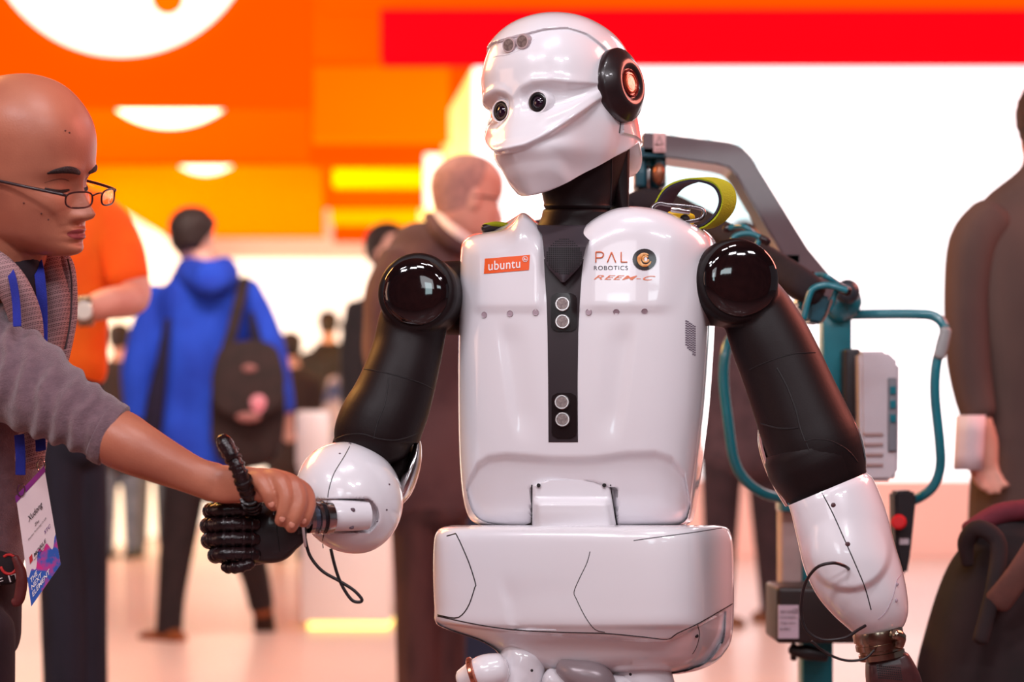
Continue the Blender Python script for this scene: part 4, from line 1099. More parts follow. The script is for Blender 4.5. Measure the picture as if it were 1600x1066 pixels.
# glasses
GF = mat('glasses_frame', (78, 40, 42), .3, metal=.6, rgb2=(70, 36, 38))
GL = mat('glasses_lens', (255, 245, 245), .02, trans=1, ior=1.05, alpha=.12)
eg = empty('eyeglasses', hd.W(0, .10, -.02), 'thin rimmed rectangular eyeglasses worn by the man with the shaved head', 'glasses')
def gp(s, u, f=None): return hd.W(s, (.1085 - 3.0 * s * s) if f is None else f, u)
for s_ in (-1, 1):
    loop = []
    for i in range(33):
        a = 2 * math.pi * i / 32; ca, sa = math.cos(a), math.sin(a)
        loop.append(gp(s_ * (.0345 + .0235 * math.copysign(abs(ca) ** .65, ca)), -.016 + .0130 * math.copysign(abs(sa) ** .7, sa)))
    g = G(); g.limb([(p, .0013) for p in loop], N=8, sub=1, cap=0); g.mk('rim', GF, eg)
    g = G(); c = sum(loop[:-1], Vector()) / 32; th = hd.fw * .0008
    g.rings([[c.lerp(p, q) + th * z for p in loop[:-1]] for q, z in ((.4, 1), (.97, 1), (.97, -1), (.4, -1))]); g.mk('lens', GL, eg)
    g = G(); g.tube([gp(s_ * .058, -.008), hd.W(s_ * .064, .093, -.006), hd.W(s_ * .073, .06, -.002), hd.W(s_ * .078, .0, .002), hd.W(s_ * .078, -.02, -.002)], .0021); g.mk('temple_arm', mat('temple_dark', (44, 24, 28), .35, coat=.3), eg)
g = G(); g.tube([gp(-.011, -.010), hd.W(-.005, .112, -.006), hd.W(.005, .112, -.006), gp(.011, -.010)], .0011); g.mk('bridge', GF, eg)
# hooded top
KN = bpy.data.materials.new('patterned_knit'); KN.use_nodes = True
def knit():
    nt = KN.node_tree; b = nt.nodes['Principled BSDF']; b.inputs['Roughness'].default_value = .9
    tc = nt.nodes.new('ShaderNodeTexCoord'); mp = nt.nodes.new('ShaderNodeMapping'); mp.inputs['Scale'].default_value = (60, 60, 70); mp.inputs['Rotation'].default_value = (0, .35, 0)
    wv = nt.nodes.new('ShaderNodeTexWave'); wv.bands_direction = 'Z'; wv.inputs['Scale'].default_value = .75; wv.inputs['Distortion'].default_value = 0
    ck = nt.nodes.new('ShaderNodeTexBrick'); ck.inputs['Scale'].default_value = 3.2; ck.inputs['Mortar Size'].default_value = .05; ck.inputs['Brick Width'].default_value = .6; ck.inputs['Row Height'].default_value = .5
    ck.inputs['Color1'].default_value = lin((104, 76, 82)); ck.inputs['Color2'].default_value = lin((120, 88, 92)); ck.inputs['Mortar'].default_value = lin((186, 148, 146))
    mx = nt.nodes.new('ShaderNodeMixRGB'); mx.inputs[2].default_value = lin((170, 132, 134))
    rp = nt.nodes.new('ShaderNodeValToRGB'); rp.color_ramp.elements[0].position = .82; rp.color_ramp.elements[1].position = .9
    rot = nt.nodes.new('ShaderNodeMapping'); rot.inputs['Rotation'].default_value = (math.pi / 2, 0, 0)
    nt.links.new(tc.outputs['Object'], mp.inputs[0]); nt.links.new(mp.outputs[0], wv.inputs['Vector']); nt.links.new(mp.outputs[0], rot.inputs[0]); nt.links.new(rot.outputs[0], ck.inputs['Vector'])
    nt.links.new(wv.outputs['Fac'], rp.inputs[0]); nt.links.new(rp.outputs[0], mx.inputs[0]); nt.links.new(ck.outputs['Color'], mx.inputs[1]); nt.links.new(mx.outputs[0], b.inputs['Base Color'])
knit()
FLEECE = mat('grey_fleece', (118, 90, 98), .95, rgb2=(106, 80, 88), nscale=90, bump=.5, bscale=500, sheen=.4)
gt = G()
gt.limb(pxl([(-40, 430, 2.50, 86, .9), (-28, 500, 2.50, 104, .9), (-32, 600, 2.52, 112, .8), (-50, 720, 2.52, 116, .75), (-62, 820, 2.52, 106, .75), (-62, 870, 2.52, 100, .75)], 2.5), N=40, n=2.3, sub=6)
# sleeve with gathered folds
base = [(-120, 500, 2.48, 92), (-60, 535, 2.42, 92), (-5, 572, 2.36, 84), (45, 602, 2.32, 74), (90, 630, 2.29, 63), (130, 652, 2.27, 54), (168, 676, 2.26, 50)]
gt.limb(pxl(base, 2.3, .9), N=48, sub=8, cap=.1)
hood = gt.mk('hooded_top', FLEECE, MAN, label='grey fleece hooded top with pushed-up sleeve'); 
bake(hood, .004, 3)
def folds(w):
    x, y = topx(w); d = .003 * noise.noise(w * 14)
    if x > -80 and w.y < 2.42 and y > 470:
        n = noise.noise(Vector((x * .012, y * .02, 3)))
        d += .0055 * math.sin(x * .17 + y * .055 + 3.0 * n) * (.6 + .5 * noise.noise(Vector((x * .01, y * .01, 9)))) * sst(185, 150, x)
    return d
ripple(hood, folds)
g = G(); L = pxl([(160, 672, 2.26, 51), (170, 677, 2.26, 52.5), (178, 681, 2.26, 51.5)], 2.26, .9); g.limb(L, N=48, sub=4, cap=.1); g.mk('sleeve_cuff', FLEECE, hood)
# patterned chest panel and hood collar
g = G()
g.limb(pxl([(76, 404, 2.44, 26, .9), (84, 450, 2.43, 27, 1.2), (84, 500, 2.43, 26, 1.3), (70, 560, 2.43, 25, 1.3), (58, 640, 2.42, 22, 1.4), (46, 720, 2.41, 22, 1.4)], 2.43), N=30, sub=6)
g.mk('chest_panel', KN, MAN)
g = G(); g.limb(pxl([(-40, 405, 2.34, 30), (-5, 425, 2.32, 30), (22, 452, 2.32, 26), (40, 500, 2.34, 26), (44, 560, 2.36, 24)], 2.33, .8), N=26, sub=6)
g.limb(pxl([(64, 398, 2.46, 22), (92, 410, 2.44, 20), (104, 440, 2.43, 16), (106, 500, 2.44, 14), (96, 560, 2.44, 12)], 2.44, .8), N=22, sub=6); g.mk('hood_collar', KN, hood)
g = G(); g.limb(pxl([(0, 396, 2.39, 50, .8), (20, 420, 2.385, 44, .8), (36, 460, 2.39, 34, .8), (46, 520, 2.40, 22, .8)], 2.39), N=26, sub=5); g.mk('undershirt', cloth('dark_tee', (40, 24, 34)), MAN)
g = G(); g.limb(pxl([(106, 405, 2.415, 1.5), (112, 440, 2.41, 1.5), (110, 500, 2.41, 1.5), (102, 545, 2.41, 1.5)], 2.41), N=8); g.mk('zip_edge', mat('zip_dark', (60, 44, 48), .6, bump=.4, bscale=900), hood)
g = G(); g.limb(pxl([(-155, 870, 2.52, 20, 1), (-62, 874, 2.52, 0.1, 1)], 2.5), N=6)
garment('trousers', [[3.0, (-62, 880, 2.52, 92, .8), (-62, 1000, 2.52, 90, .8)], [(-40, 980, 2.44, 62), (-52, 1200, 2.44, 70), (-60, 1500, 2.44, 60), (-62, 1690, 2.44, 50)], [(-70, 980, 2.62, 66), (-70, 1200, 2.62, 70), (-72, 1450, 2.62, 58), (-74, 1600, 2.62, 50)]], cloth('trouser_maroon', (40, 20, 30)), MAN, vox=.008, sm=3)
for yy, x in ((2.44, -50), (2.62, -62)):
    q = P(x, 0, yy); c = FP / yy; shoe('shoe', mat('shoe_dark', (26, 18, 20), .5, bump=.1), MAN, x, HZ + (HC - .0) * c, yy, 1.0, 70)
# printed shirt hem and pouch at the waist
g = G(); g.limb(pxl([(-60, 880, 2.45, 30, .5), (-20, 886, 2.43, 30, .5), (18, 890, 2.43, 24, .5)], 2.44), N=20)
pc = g.mk('hip_pouch', cloth('pouch_dark', (36, 20, 26)), MAN, label='dark hip pouch with red ring print')
TPc = tree(pc)
g = G(); g.limb([(hit(TPc, 14 + 13 * math.cos(a), 882 + 15 * math.sin(a), .001), .002) for a in [i * math.pi / 10 for i in range(-7, 10)]], N=8, sub=1); g.mk('ring_print', mat('red_print', (200, 40, 40), .6, bump=.1), pc)
decal(TPc, 'F IT', 14, 905, 36, 11, 'pouch_lettering', WPRINT, pc, off=.002, ang=-.3)
g = G(); g.limb(pxl([(24, 872, 2.41, 6, .6), (34, 900, 2.41, 9, .6), (30, 935, 2.41, 9, .6), (22, 942, 2.41, 7, .6)], 2.41), N=14); g.mk('leather_tab', mat('maroon_leather', (96, 34, 34), .5, bump=.3), MAN)
# lanyard and badge
BLU = cloth('lanyard_blue', (34, 44, 150), (26, 34, 130), bump=.3, bs=600)
lan = empty('badge_lanyard', P(50, 760, 2.37), 'blue lanyard hanging round the neck of the man in the hooded top', 'lanyard')
def ribbon(pts, w, name, m, par, th=.0012):
    """pts: (px,py,Y); flat strip facing the camera"""
    g = G(); L = []
    g.limb([(P(*p[:3]), w / 2, th / w * 2) for p in pts], N=12, sub=6, cap=.1, n=5, axis=(0, 1, 0)); return g.mk(name, m, par)
ribbon([(6, 408, 2.345), (18, 430, 2.30), (25, 470, 2.290), (27, 510, 2.285)], .011, 'strap', BLU, lan)
ribbon([(30, 680, 2.36), (32, 710, 2.352), (32, 742, 2.352)], .014, 'strap', BLU, lan)
ribbon([(57, 402, 2.40), (62, 430, 2.37), (66, 480, 2.363), (66, 560, 2.363)], .0145, 'strap', BLU, lan)
ribbon([(62, 640, 2.38), (63, 680, 2.37), (64, 704, 2.36)], .0145, 'strap', BLU, lan)
for x, y in ((33, 742), (64, 704)):
    g = G(); c = P(x, y + 8, 2.350); g.lathe(c, (0, 0, 1), [(-.003, .0045), (.007, .0045)], N=14)
    ln = [(P(x + 6 * math.cos(a), y + 24 + 10 * math.sin(a), 2.350), .0011) for a in [i * math.pi / 6 for i in range(13)]]
    g.limb(ln, N=6, sub=2, cap=0); g.mk('swivel_clip', CHROME, lan)
bd = empty('name_badge', P(50, 948, 2.35), 'white conference badge with a magenta and blue lower edge, hanging from the blue lanyard', 'badge')
c4 = [(25, 777), (69, 730), (95, 882), (49, 948)]
YB = [2.352, 2.348, 2.344, 2.352]
def bp(a, b, off=0):
    """a across, b down, on the card"""
    q = [P(c4[i][0], c4[i][1], YB[i]) for i in range(4)]
    p = (q[0] * (1 - a) + q[1] * a) * (1 - b) + (q[3] * (1 - a) + q[2] * a) * b
    return p + Vector((0, -off, 0))
def bplate(a0, a1, b0, b1, off, th, name, m, par, n=4):
    V = [bp(a0 + (a1 - a0) * j / n, b0 + (b1 - b0) * i / n, off) for i in range(n + 1) for j in range(n + 1)]
    return plate(V, n + 1, n + 1, name, m, par, th, smooth=False)
bplate(0, 1, 0, 1, 0, .002, 'badge_card', mat('badge_white', (236, 214, 216), .35, coat=.4, rgb2=(230, 208, 212)), bd)
card = bd.children[0]
bplate(-.02, 1.02, -.01, .05, .0006, .0025, 'badge_rim', mat('badge_purple', (150, 50, 130), .4, rgb2=(120, 40, 120)), card)
MG = mat('badge_magenta', (206, 50, 128), .4, rgb2=(52, 92, 176), nscale=46, lo=.42, hi=.55)
V = []; n = 24
for i in range(9):
    for j in range(n + 1):
        a = j / n; top = .70 + .05 * math.sin(a * 9) + .035 * math.sin(a * 23 + 1); b = top + (1.0 - top) * i / 8; V.append(bp(a, b, .0006))
plate(V, 9, n + 1, 'badge_artwork', MG, card, .0004, smooth=False)
def btext(s, a, b, wa, hb, name, m):
    V, Fc, tw, th = textmesh(s, bold=.01)
    mk(name, [bp(a + v.x / tw * wa, b - v.y / th * hb, .0014) for v in V], Fc, m, card, smooth=False)
btext('Xudong', .52, .30, .48, .075, 'badge_name', DPRINT)
btext('Zhu', .52, .40, .14, .028, 'badge_lettering', DPRINT)
btext('Shenzhen Technology Co Ltd', .50, .455, .62, .022, 'badge_lettering', DPRINT)
btext('MOBILE', .50, .635, .40, .038, 'badge_lettering', DPRINT)
btext('WORLD CONGRESS', .46, .675, .36, .016, 'badge_lettering', DPRINT)
btext('STC', .80, .56, .2, .035, 'badge_lettering', mat('stc_purple', (96, 50, 120), .5, bump=.05))
btext('THE', .20, .80, .22, .045, 'badge_lettering', WPRINT); btext('NEXT', .26, .862, .34, .045, 'badge_lettering', WPRINT); btext('ELEMENT', .38, .925, .58, .045, 'badge_lettering', WPRINT)
bplate(.14, .24, .60, .66, .001, .0004, 'badge_mark', mat('badge_red', (190, 40, 50), .5, bump=.05), card)

# ---------------------------------------------------------------- background people
def person(label, base, headargs, skin_l, m=SKIN, vox=.007, group=None, hands=()):
    g = G(); h = Head(*headargs); h.add(g, 48, 40)
    for L in skin_l:
        g.limb(L, N=16, sub=3)
    for (px, py, Y, s, dx) in hands:   # a hand with fingers hanging down, s px long
        q = s / FP * Y
        c = P(px, py, Y); k = q
        g.limb([(c + Vector((0, 0, k * .1)), k * .16, .6), (c + Vector((0, 0, -k * .2)), k * .24, .45), (c + Vector((0, 0, -k * .5)), k * .24, .4)], N=14)
        for f in range(4):
            o = Vector(((f - 1.5) * k * .115, 0, -k * .5)); l = (.36, .44, .42, .33)[f] * k
            g.limb([(c + o, k * .06), (c + o + Vector((dx * k * .06, -.05 * k, -l * .6)), k * .055), (c + o + Vector((dx * k * .16, -.1 * k, -l)), k * .045)], N=8, sub=3)
        g.limb([(c + Vector((-dx * k * .15, 0, -k * .15)), k * .08), (c + Vector((-dx * k * .3, -.05 * k, -k * .45)), k * .06)], N=8, sub=3)
    o = mk('person', g.v, g.f, m, label=label, cat='person', base=base, group=group)
    bake(o, vox, 2); return o, h
def core(px, Y, ys, yh, ww, legs, z0, sy=None):
    """thin body core under clothes: shoulders row, hip row; legs = list of ((px,py),(px,py),...)"""
    L = [pxl([(px, ys - ww * .35, Y, ww * .16), (px, ys + ww * .05, Y, ww * .3, .7), (px, (ys + yh) / 2, Y, ww * .32, .6), (px, yh, Y, ww * .34, .6)], Y)]
    for l in legs: L.append(pxl([(a, b, c, ww * .10) for a, b, c in l], Y))
    return L
# man in the blue jacket, walking away
YB_ = 7.2; k = YB_
L = core(318, k, 455, 690, 150, [((292, 690, k), (278, 830, k), (264, 985, k)), ((350, 690, k), (372, 810, k + .05), (398, 900, k + .25), (410, 945, k + .3))], ZB)
L += [pxl([(303, 395, k, 17), (306, 430, k, 20)], k), pxl([(392, 470, k, 14), (428, 560, k, 12), (444, 640, k - .05, 9)], k), pxl([(238, 480, k, 14), (214, 580, k, 12), (212, 640, k, 9)], k)]
o, h = person('man in a bright blue hooded jacket walking away with a dark shoulder bag', (P(310, 0, k).x, k, ZB), (P(302, 372, k), 150, 4, 0, .98), L, hands=((446, 640, k - .05, 56, 1), (210, 650, k, 52, 1)))
h.hair('hair', HAIRM, o, lambda a: interp(a, [0, 40, 60, 75, 95, 120, 180], [.07, .07, .06, .02, -.02, -.06, -.075]), .014)
BLUJ = cloth('jacket_blue', (30, 72, 196), (22, 56, 170), ns=5, bump=.5, bs=14)
jk = garment('jacket', [[2.4, (312, 436, k, 46, .7), (314, 462, k, 74, .6), (316, 520, k, 72, .62), (318, 600, k, 68, .64), (318, 680, k, 72, .64), (320, 715, k, 74, .62)],
    [(252, 462, k, 24), (236, 510, k, 29), (222, 570, k, 28), (218, 620, k, 25), (216, 650, k, 22)], [(384, 452, k, 26), (408, 510, k, 28), (426, 565, k - .05, 25), (438, 615, k - .06, 22), (444, 640, k - .06, 20)],
    [(296, 424, k + .03, 26), (325, 436, k - .14, 30), (352, 428, k - .05, 24)]], BLUJ, o, vox=.009, sm=5)
ripple(jk, lambda w: .016 * noise.noise(Vector((w.x * 9, w.y * 9, w.z * 5))))
g = G(); g.limb(pxl([(292, 420, k - .10, 8), (310, 440, k - .17, 14), (332, 446, k - .19, 15), (352, 432, k - .15, 12), (360, 418, k - .08, 7)], k, .8), N=14); g.mk('hood', BLUJ, jk)
NAV = cloth('panel_navy', (24, 14, 44))
g = G(); g.limb(pxl([(262, 500, k - .145, 5, .5), (254, 560, k - .15, 9, .5), (244, 620, k - .14, 14, .5), (238, 668, k - .12, 15, .5)], k), N=12, axis=(0, 1, 0)); g.mk('side_panel', NAV, jk); g = G(); g.limb(pxl([(392, 490, k - .12, 5, .5), (402, 540, k - .14, 10, .5), (418, 585, k - .14, 10, .5)], k), N=12, axis=(0, 1, 0)); g.mk('side_panel', NAV, jk)
TRB = cloth('trousers_brown_black', (38, 24, 26), (30, 18, 20), bump=.4, bs=20)
garment('trousers', [[(318, 690, k, 60, .6), (316, 720, k, 60, .6)], [(296, 705, k, 36), (286, 780, k, 33), (276, 860, k, 27), (268, 930, k, 22), (264, 985, k, 21)], [(345, 705, k, 38), (364, 790, k + .03, 35), (384, 850, k + .1, 28), (400, 905, k + .22, 22), (408, 945, k + .28, 20)]], TRB, o, vox=.009)
BRS = mat('shoe_brown', (150, 76, 30), .6, rgb2=(120, 60, 26), nscale=30, bump=.2)
shoe('shoe', BRS, o, 257, 1004, k, .92, -130)
shoe('shoe', mat('shoe_sole', (46, 26, 18), .8, rgb2=(60, 34, 22), nscale=20, bump=.4), o, 411, 975, k + .3, 1.1, 175, 70)
g = G(); g.limb(pxl([(406, 936, k + .27, 16), (410, 955, k + .28, 17)], k), N=14); g.mk('shoe_collar', BRS, o)
bg = empty('shoulder_bag', P(385, 705, k - .2), 'dark brown messenger bag hanging on the hip of the man in the blue jacket', 'bag')
BAGM = cloth('bag_brown', (46, 28, 26), (36, 22, 20), bump=.4, bs=30)
g = G(); g.limb(pxl([(388, 566, k - .20, 48, .4), (388, 600, k - .20, 55, .45), (388, 650, k - .20, 57, .48), (387, 702, k - .20, 52, .42)], k), N=28, n=4.5, sub=4); b_ = g.mk('bag_body', BAGM, bg)
g = G(); g.limb(pxl([(388, 560, k - .245, 50, .25), (388, 590, k - .27, 57, .2), (388, 622, k - .29, 56, .16)], k), N=24, n=5); g.mk('flap', BAGM, bg)
g = G(); g.limb(pxl([(382, 436, k - .05, 9, .4), (374, 470, k - .15, 9, .4), (362, 520, k - .21, 9, .4), (348, 565, k - .24, 9, .4), (340, 600, k - .24, 9, .5), (338, 690, k - .25, 9, .5)], k), N=12, sub=5, axis=(0, 1, 0)); g.mk('strap', BAGM, bg)
g = G(); g.limb(pxl([(430, 590, k - .24, 6, .4), (438, 640, k - .24, 6, .4), (434, 690, k - .24, 6, .4)], k), N=10); g.mk('side_strap', BAGM, bg)
g = G(); g.ell(P(404, 634, k - .31), .040, .012, .044); g.mk('round_patch', mat('patch_pink', (214, 140, 150), .6, rgb2=(200, 110, 124), nscale=20), bg)
for q, w in (((388, 652, k - .32), (.05, .012, .02)), ((390, 576, k - .29), (.03, .012, .016))):
    g = G(); g.ell(P(*q), *w); g.mk('bag_print', mat('patch_pale', (150, 96, 92), .7, bump=.1), bg)

# person in the orange shirt behind the foreground man
k = 4.25
L = core(92, k, 380, 700, 150, [((86, 700, k), (96, 900, k), (102, 1200, k), (104, 1290, k)), ((130, 700, k + .06), (134, 900, k + .06), (138, 1200, k + .05), (138, 1290, k + .05))], 0)
L += [pxl([(88, 265, k, 28), (90, 330, k, 32)], k), pxl([(186, 372, k - .02, 26), (205, 430, k - .05, 26), (207, 466, k - .08, 27), (170, 474, k - .22, 25), (135, 484, k - .28, 20), (108, 488, k - .3, 17)], k),
      pxl([(10, 380, k, 28), (-20, 480, k, 26), (-10, 560, k - .1, 20)], k),
      pxl([(108, 488, k - .3, 17, .6), (90, 489, k - .3, 20, .5), (72, 490, k - .3, 19, .5)], k)] + [pxl([(72, 479 + i * 8, k - .3, 5), (52, 480 + i * 8, k - .31, 5), (38, 484 + i * 8, k - .31, 4)], k) for i in range(4)]
o, h = person('person in an orange shirt with folded arms, behind the man with the shaved head', (P(100, 0, k).x, k, 0), (P(70, 235, k), 175, 0, 0, .92), L, vox=.006)
h.hair('hair', HAIRM, o, lambda a: interp(a, [0, 40, 60, 75, 95, 120, 180], [.07, .07, .06, .02, -.02, -.06, -.075]), .010)
OSH = cloth('shirt_orange', (255, 112, 14), (250, 96, 8), ns=6, bump=.3, bs=20)
garment('shirt', [[2.4, (95, 322, k, 62, .6), (100, 370, k, 86, .6), (106, 450, k, 68, .6), (112, 520, k, 56, .6), (118, 585, k, 50, .6)],
    [(140, 322, k, 30), (168, 350, k - .01, 36), (190, 395, k - .03, 36), (200, 436, k - .06, 33)], [(40, 330, k, 40), (5, 380, k, 38), (-14, 440, k, 36)]], OSH, o, vox=.007, sm=6)
garment('trousers', [[(112, 600, k, 48, .7), (108, 700, k, 56, .7)], [(92, 690, k, 40), (92, 800, k, 34), (98, 950, k, 34), (102, 1120, k, 32), (104, 1270, k, 30)], [(126, 690, k + .06, 40), (134, 800, k + .06, 34), (136, 950, k + .06, 31), (138, 1120, k + .05, 30), (138, 1270, k + .05, 30)]], cloth('trousers_navy', (34, 34, 48), (26, 26, 38), bump=.4, bs=12, stretch=(1, 1, .2)), o, vox=.008)
for x in (100, 140): shoe('shoe', mat('shoe_dark', (26, 18, 20), .5), o, x, HZ + HC * FP / k - 12, k, 1.0, 190)
w_ = G(); w_.lathe(P(131, 486, k - .28), (-.95, -.3, -.1), [(-.018, .034), (-.015, .0365), (.015, .036), (.018, .033)], N=26); wt = w_.mk('wristwatch', mat('watch_steel', (210, 196, 170), .25, metal=1, rgb2=(180, 168, 146), nscale=60), label='steel wristwatch on the bare forearm of the person in orange', cat='watch')
g = G(); g.lathe(P(131, 486, k - .325), (0, -1, 0), [(0, .020), (.006, .020), (.007, .016), (.005, .0001)], N=24); g.mk('watch_dial', mat('dial_white', (230, 224, 210), .3, coat=.5), wt)

# bald man in the brown suit behind the robot
k = 4.75
L = core(690, k, 440, 760, 170, [((640, 760, k), (650, 1000, k), (650, 1220, k)), ((700, 760, k + .06), (700, 1000, k + .06), (700, 1220, k + .06))], 0)
L += [pxl([(716, 352, k, 34), (700, 400, k, 40)], k), pxl([(640, 430, k - .05, 28), (620, 540, k - .06, 24), (652, 640, k - .02, 19)], k), pxl([(748, 430, k + .1, 28), (770, 560, k + .1, 24), (765, 640, k, 19)], k)]
o, h = person('bald man with glasses in a brown suit jacket seen from behind the robot shoulder', (P(680, 0, k).x, k, 0), (P(733, 312, k), 112, 4, 0, 1.03), L, vox=.006, hands=((655, 640, k - .02, 80, 1), (765, 640, k, 80, 1)))
h.hair('stubble_hair', mat('grey_stubble', (186, 140, 128), .7, rgb2=(164, 124, 116), nscale=50), o, lambda a: interp(a, [0, 50, 70, 90, 110, 180], [.119, .118, .10, .03, -.03, -.06]) if a > 60 else .118, .001, noise_=0)
g = G(); 
for s in (-1, 1):
    g.limb([(h.W(s * (.034 + .022 * math.cos(a)), .105, -.008 + .015 * math.sin(a)), .0016) for a in [i * math.pi / 8 for i in range(17)]], N=6, sub=1, cap=0)
    g.tube([h.W(s * .057, .10, -.002), h.W(s * .076, .03, 0), h.W(s * .08, -.02, -.004)], .002)
g.mk('eyeglasses', GF, o, label='dark eyeglasses')
SUIT = cloth('suit_brown', (98, 68, 68), (74, 48, 50), ns=5, bump=.5, bs=10)
jk = garment('suit_jacket', [[2.3, (706, 362, k, 40, .8), (690, 396, k, 82, .6), (682, 450, k, 104, .6), (676, 540, k, 98, .6), (672, 640, k, 88, .6), (668, 720, k, 88, .6), (668, 775, k, 88, .6)],
    [(622, 405, k - .03, 34), (606, 470, k - .06, 37), (598, 540, k - .08, 34), (606, 600, k - .1, 30), (624, 640, k - .1, 26)], [(740, 400, k + .1, 36), (765, 480, k + .1, 36), (775, 560, k + .1, 32), (768, 640, k, 26)]], SUIT, o, vox=.007, sm=5)
ripple(jk, lambda w: .014 * noise.noise(Vector((w.x * 10, w.y * 10, w.z * 7))))
g = G(); g.limb(pxl([(670, 338, k - .03, 9, .8), (684, 360, k - .09, 11, .8), (706, 380, k - .12, 11, .8), (730, 392, k - .12, 10, .8)], k), N=14, sub=5); g.mk('jacket_collar', SUIT, jk)
g = G(); g.limb(pxl([(682, 332, k - .02, 8, .6), (694, 350, k - .08, 10, .6), (714, 366, k - .11, 10, .6), (736, 380, k - .10, 9, .6)], k), N=14, sub=5); g.mk('shirt_collar', mat('shirt_white', (236, 214, 206), .7, bump=.1), o)
garment('trousers', [[(668, 760, k, 62, .7), (668, 800, k, 62, .7)], [(648, 780, k, 40), (650, 880, k, 36), (652, 1000, k, 34), (652, 1180, k, 31), (652, 1215, k, 31)], [(692, 780, k + .06, 40), (694, 880, k + .06, 36), (694, 1000, k + .06, 34), (694, 1180, k + .06, 31), (694, 1215, k + .06, 31)]], cloth('suit_trousers', (84, 52, 50), (64, 38, 38), bump=.5, bs=10, stretch=(1, 1, .25)), o, vox=.008)
for x in (652, 696): shoe('shoe', mat('shoe_dark', (26, 18, 20), .5), o, x, HZ + HC * FP / k - 12, k, 1.0, 160)

# dark-haired man behind the suit
def extra(label, px, top, foot, Y, coatm, troum, yaw, hair=True, legs=(0, 0), seat=None, wd=1.0, grp=None, shoem=None, z0=ZB, skin=SKIN, arms=True):
    s = (foot - top); u = s / 7.6; hw = u * 1.0 * wd
    hc = top + u * .52
    ys = top + u * 1.45; yh = top + u * 3.9
    L = core(px, Y, ys, yh, u * 1.5, [((px - hw * .42, yh, Y), (px - hw * .42 + legs[0] * .4, (yh + foot) / 2, Y), (px - hw * .42 + legs[0], foot - u * .25, Y)), ((px + hw * .42, yh, Y + .05), (px + hw * .42 + legs[1] * .4, (yh + foot) / 2, Y + .05), (px + hw * .42 + legs[1], foot - u * .25, Y + .05))], z0)
    L += [pxl([(px, hc + u * .3, Y, u * .24), (px, ys, Y, u * .28)], Y)]
    hz = tuple((px + sg * hw * 1.08, yh - u * .15, Y, u * .75, -sg) for sg in (-1, 1)) if arms else ()
    for sg in (-1, 1): L.append(pxl([(px + sg * hw * .85, ys + u * .2, Y, u * .18), (px + sg * hw * 1.05, yh - u * 1.2, Y, u * .15), (px + sg * hw * 1.08, yh - u * .1, Y, u * .11)], Y))
    o, h = person(label, (P(px, 0, Y).x, Y, z0), (P(px, hc, Y), yaw, 0, 0, u / FP * Y / .235 * 1.0), L, m=skin, vox=.010, hands=hz, group=grp)
    if hair: h.hair('hair', HAIRM, o, lambda a: interp(a, [0, 40, 60, 75, 95, 120, 180], [.07, .07, .06, .02, -.02, -.06, -.075]), .012, NA=40, NR=20)
    garment('jacket', [[2.3, (px, ys - u * .1, Y, hw * .5, .7), (px, ys + u * .15, Y, hw * .92, .6), (px, ys + u, Y, hw * .9, .6), (px, yh, Y, hw * .86, .6), (px, yh + u * .5, Y, hw * .88, .6)]] +
        [[(px + sg * hw * .8, ys + u * .22, Y, u * .30), (px + sg * hw * 1.0, yh - u * 1.3, Y, u * .27), (px + sg * hw * 1.05, yh - u * .25, Y, u * .20)] for sg in (-1, 1)], coatm, o, vox=.012, sm=4)
    garment('trousers', [[(px, yh + u * .2, Y, hw * .78, .6), (px, yh + u * .5, Y, hw * .76, .6)]] + [[(px + sg * hw * .42, yh + u * .4, Y + .03 * (sg + 1), u * .42), (px + sg * hw * .42 + lg * .4, (yh + foot) / 2, Y + .03 * (sg + 1), u * .33), (px + sg * hw * .42 + lg, foot - u * .3, Y + .03 * (sg + 1), u * .26)] for sg, lg in ((-1, legs[0]), (1, legs[1]))], troum, o, vox=.012, sm=4)
    for sg, lg in ((-1, legs[0]), (1, legs[1])): shoe('shoe', shoem or mat('shoe_dark', (26, 18, 20), .5), o, px + sg * hw * .42 + lg, foot - .0 * u, Y + .03 * (sg + 1), 1.0, yaw)
    return o, h
CB = cloth('coat_brown_black', (52, 34, 30), (42, 28, 26)); CG = cloth('coat_charcoal', (40, 32, 34), (32, 26, 28)); TK = cloth('trousers_black', (26, 18, 20)); JE = cloth('jeans_pale', (120, 128, 140), (90, 98, 112)); CGR = cloth('coat_white_blue', (210, 190, 180), (60, 74, 110), ns=6, lo=.45, hi=.55)
def feet(Y, z0=ZB): return HZ + (HC - z0) * FP / Y
extra('dark-haired man just left of the suited man, mostly hidden behind his shoulder', 606, 350, feet(8.4), 8.4, CG, TK, 60, wd=.68, arms=False)
extra('far away man in a charcoal coat, left one of a pair before the bright wall', 513, 486, feet(17.5), 17.5, CG, TK, 180, wd=1.15)
extra('far away man in a charcoal coat, right one of a pair before the bright wall', 547, 497, feet(16.5), 16.5, CG, TK, 200, wd=1.1)
extra('distant person in a white and navy jacket behind the robot upper arm', 566, 516, feet(11.5), 11.5, CGR, TK, 150)
extra('distant person in a brown coat and pale jeans, left of the man in blue', 187, 506, feet(12.5), 12.5, CB, JE, 170)
extra('distant person in a dark coat and pale jeans, hidden behind the man in blue', 238, 500, feet(13.2), 13.2, CG, JE, 190)
extra('distant person in a brown coat seen behind the shoulder bag', 454, 520, feet(12.4), 12.4, CB, TK, 200)
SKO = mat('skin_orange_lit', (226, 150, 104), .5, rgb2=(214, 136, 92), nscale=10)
extra('man in a dark coat and trousers behind the robot, seen through the lifting frame', 1163, 346, feet(7.8), 7.8, cloth('coat_mauve', (78, 56, 62), (64, 46, 52)), cloth('trousers_plum', (56, 36, 42), (44, 28, 34)), 35, legs=(-6, 12), shoem=mat('shoe_tan', (120, 72, 44), .6), skin=SKO)

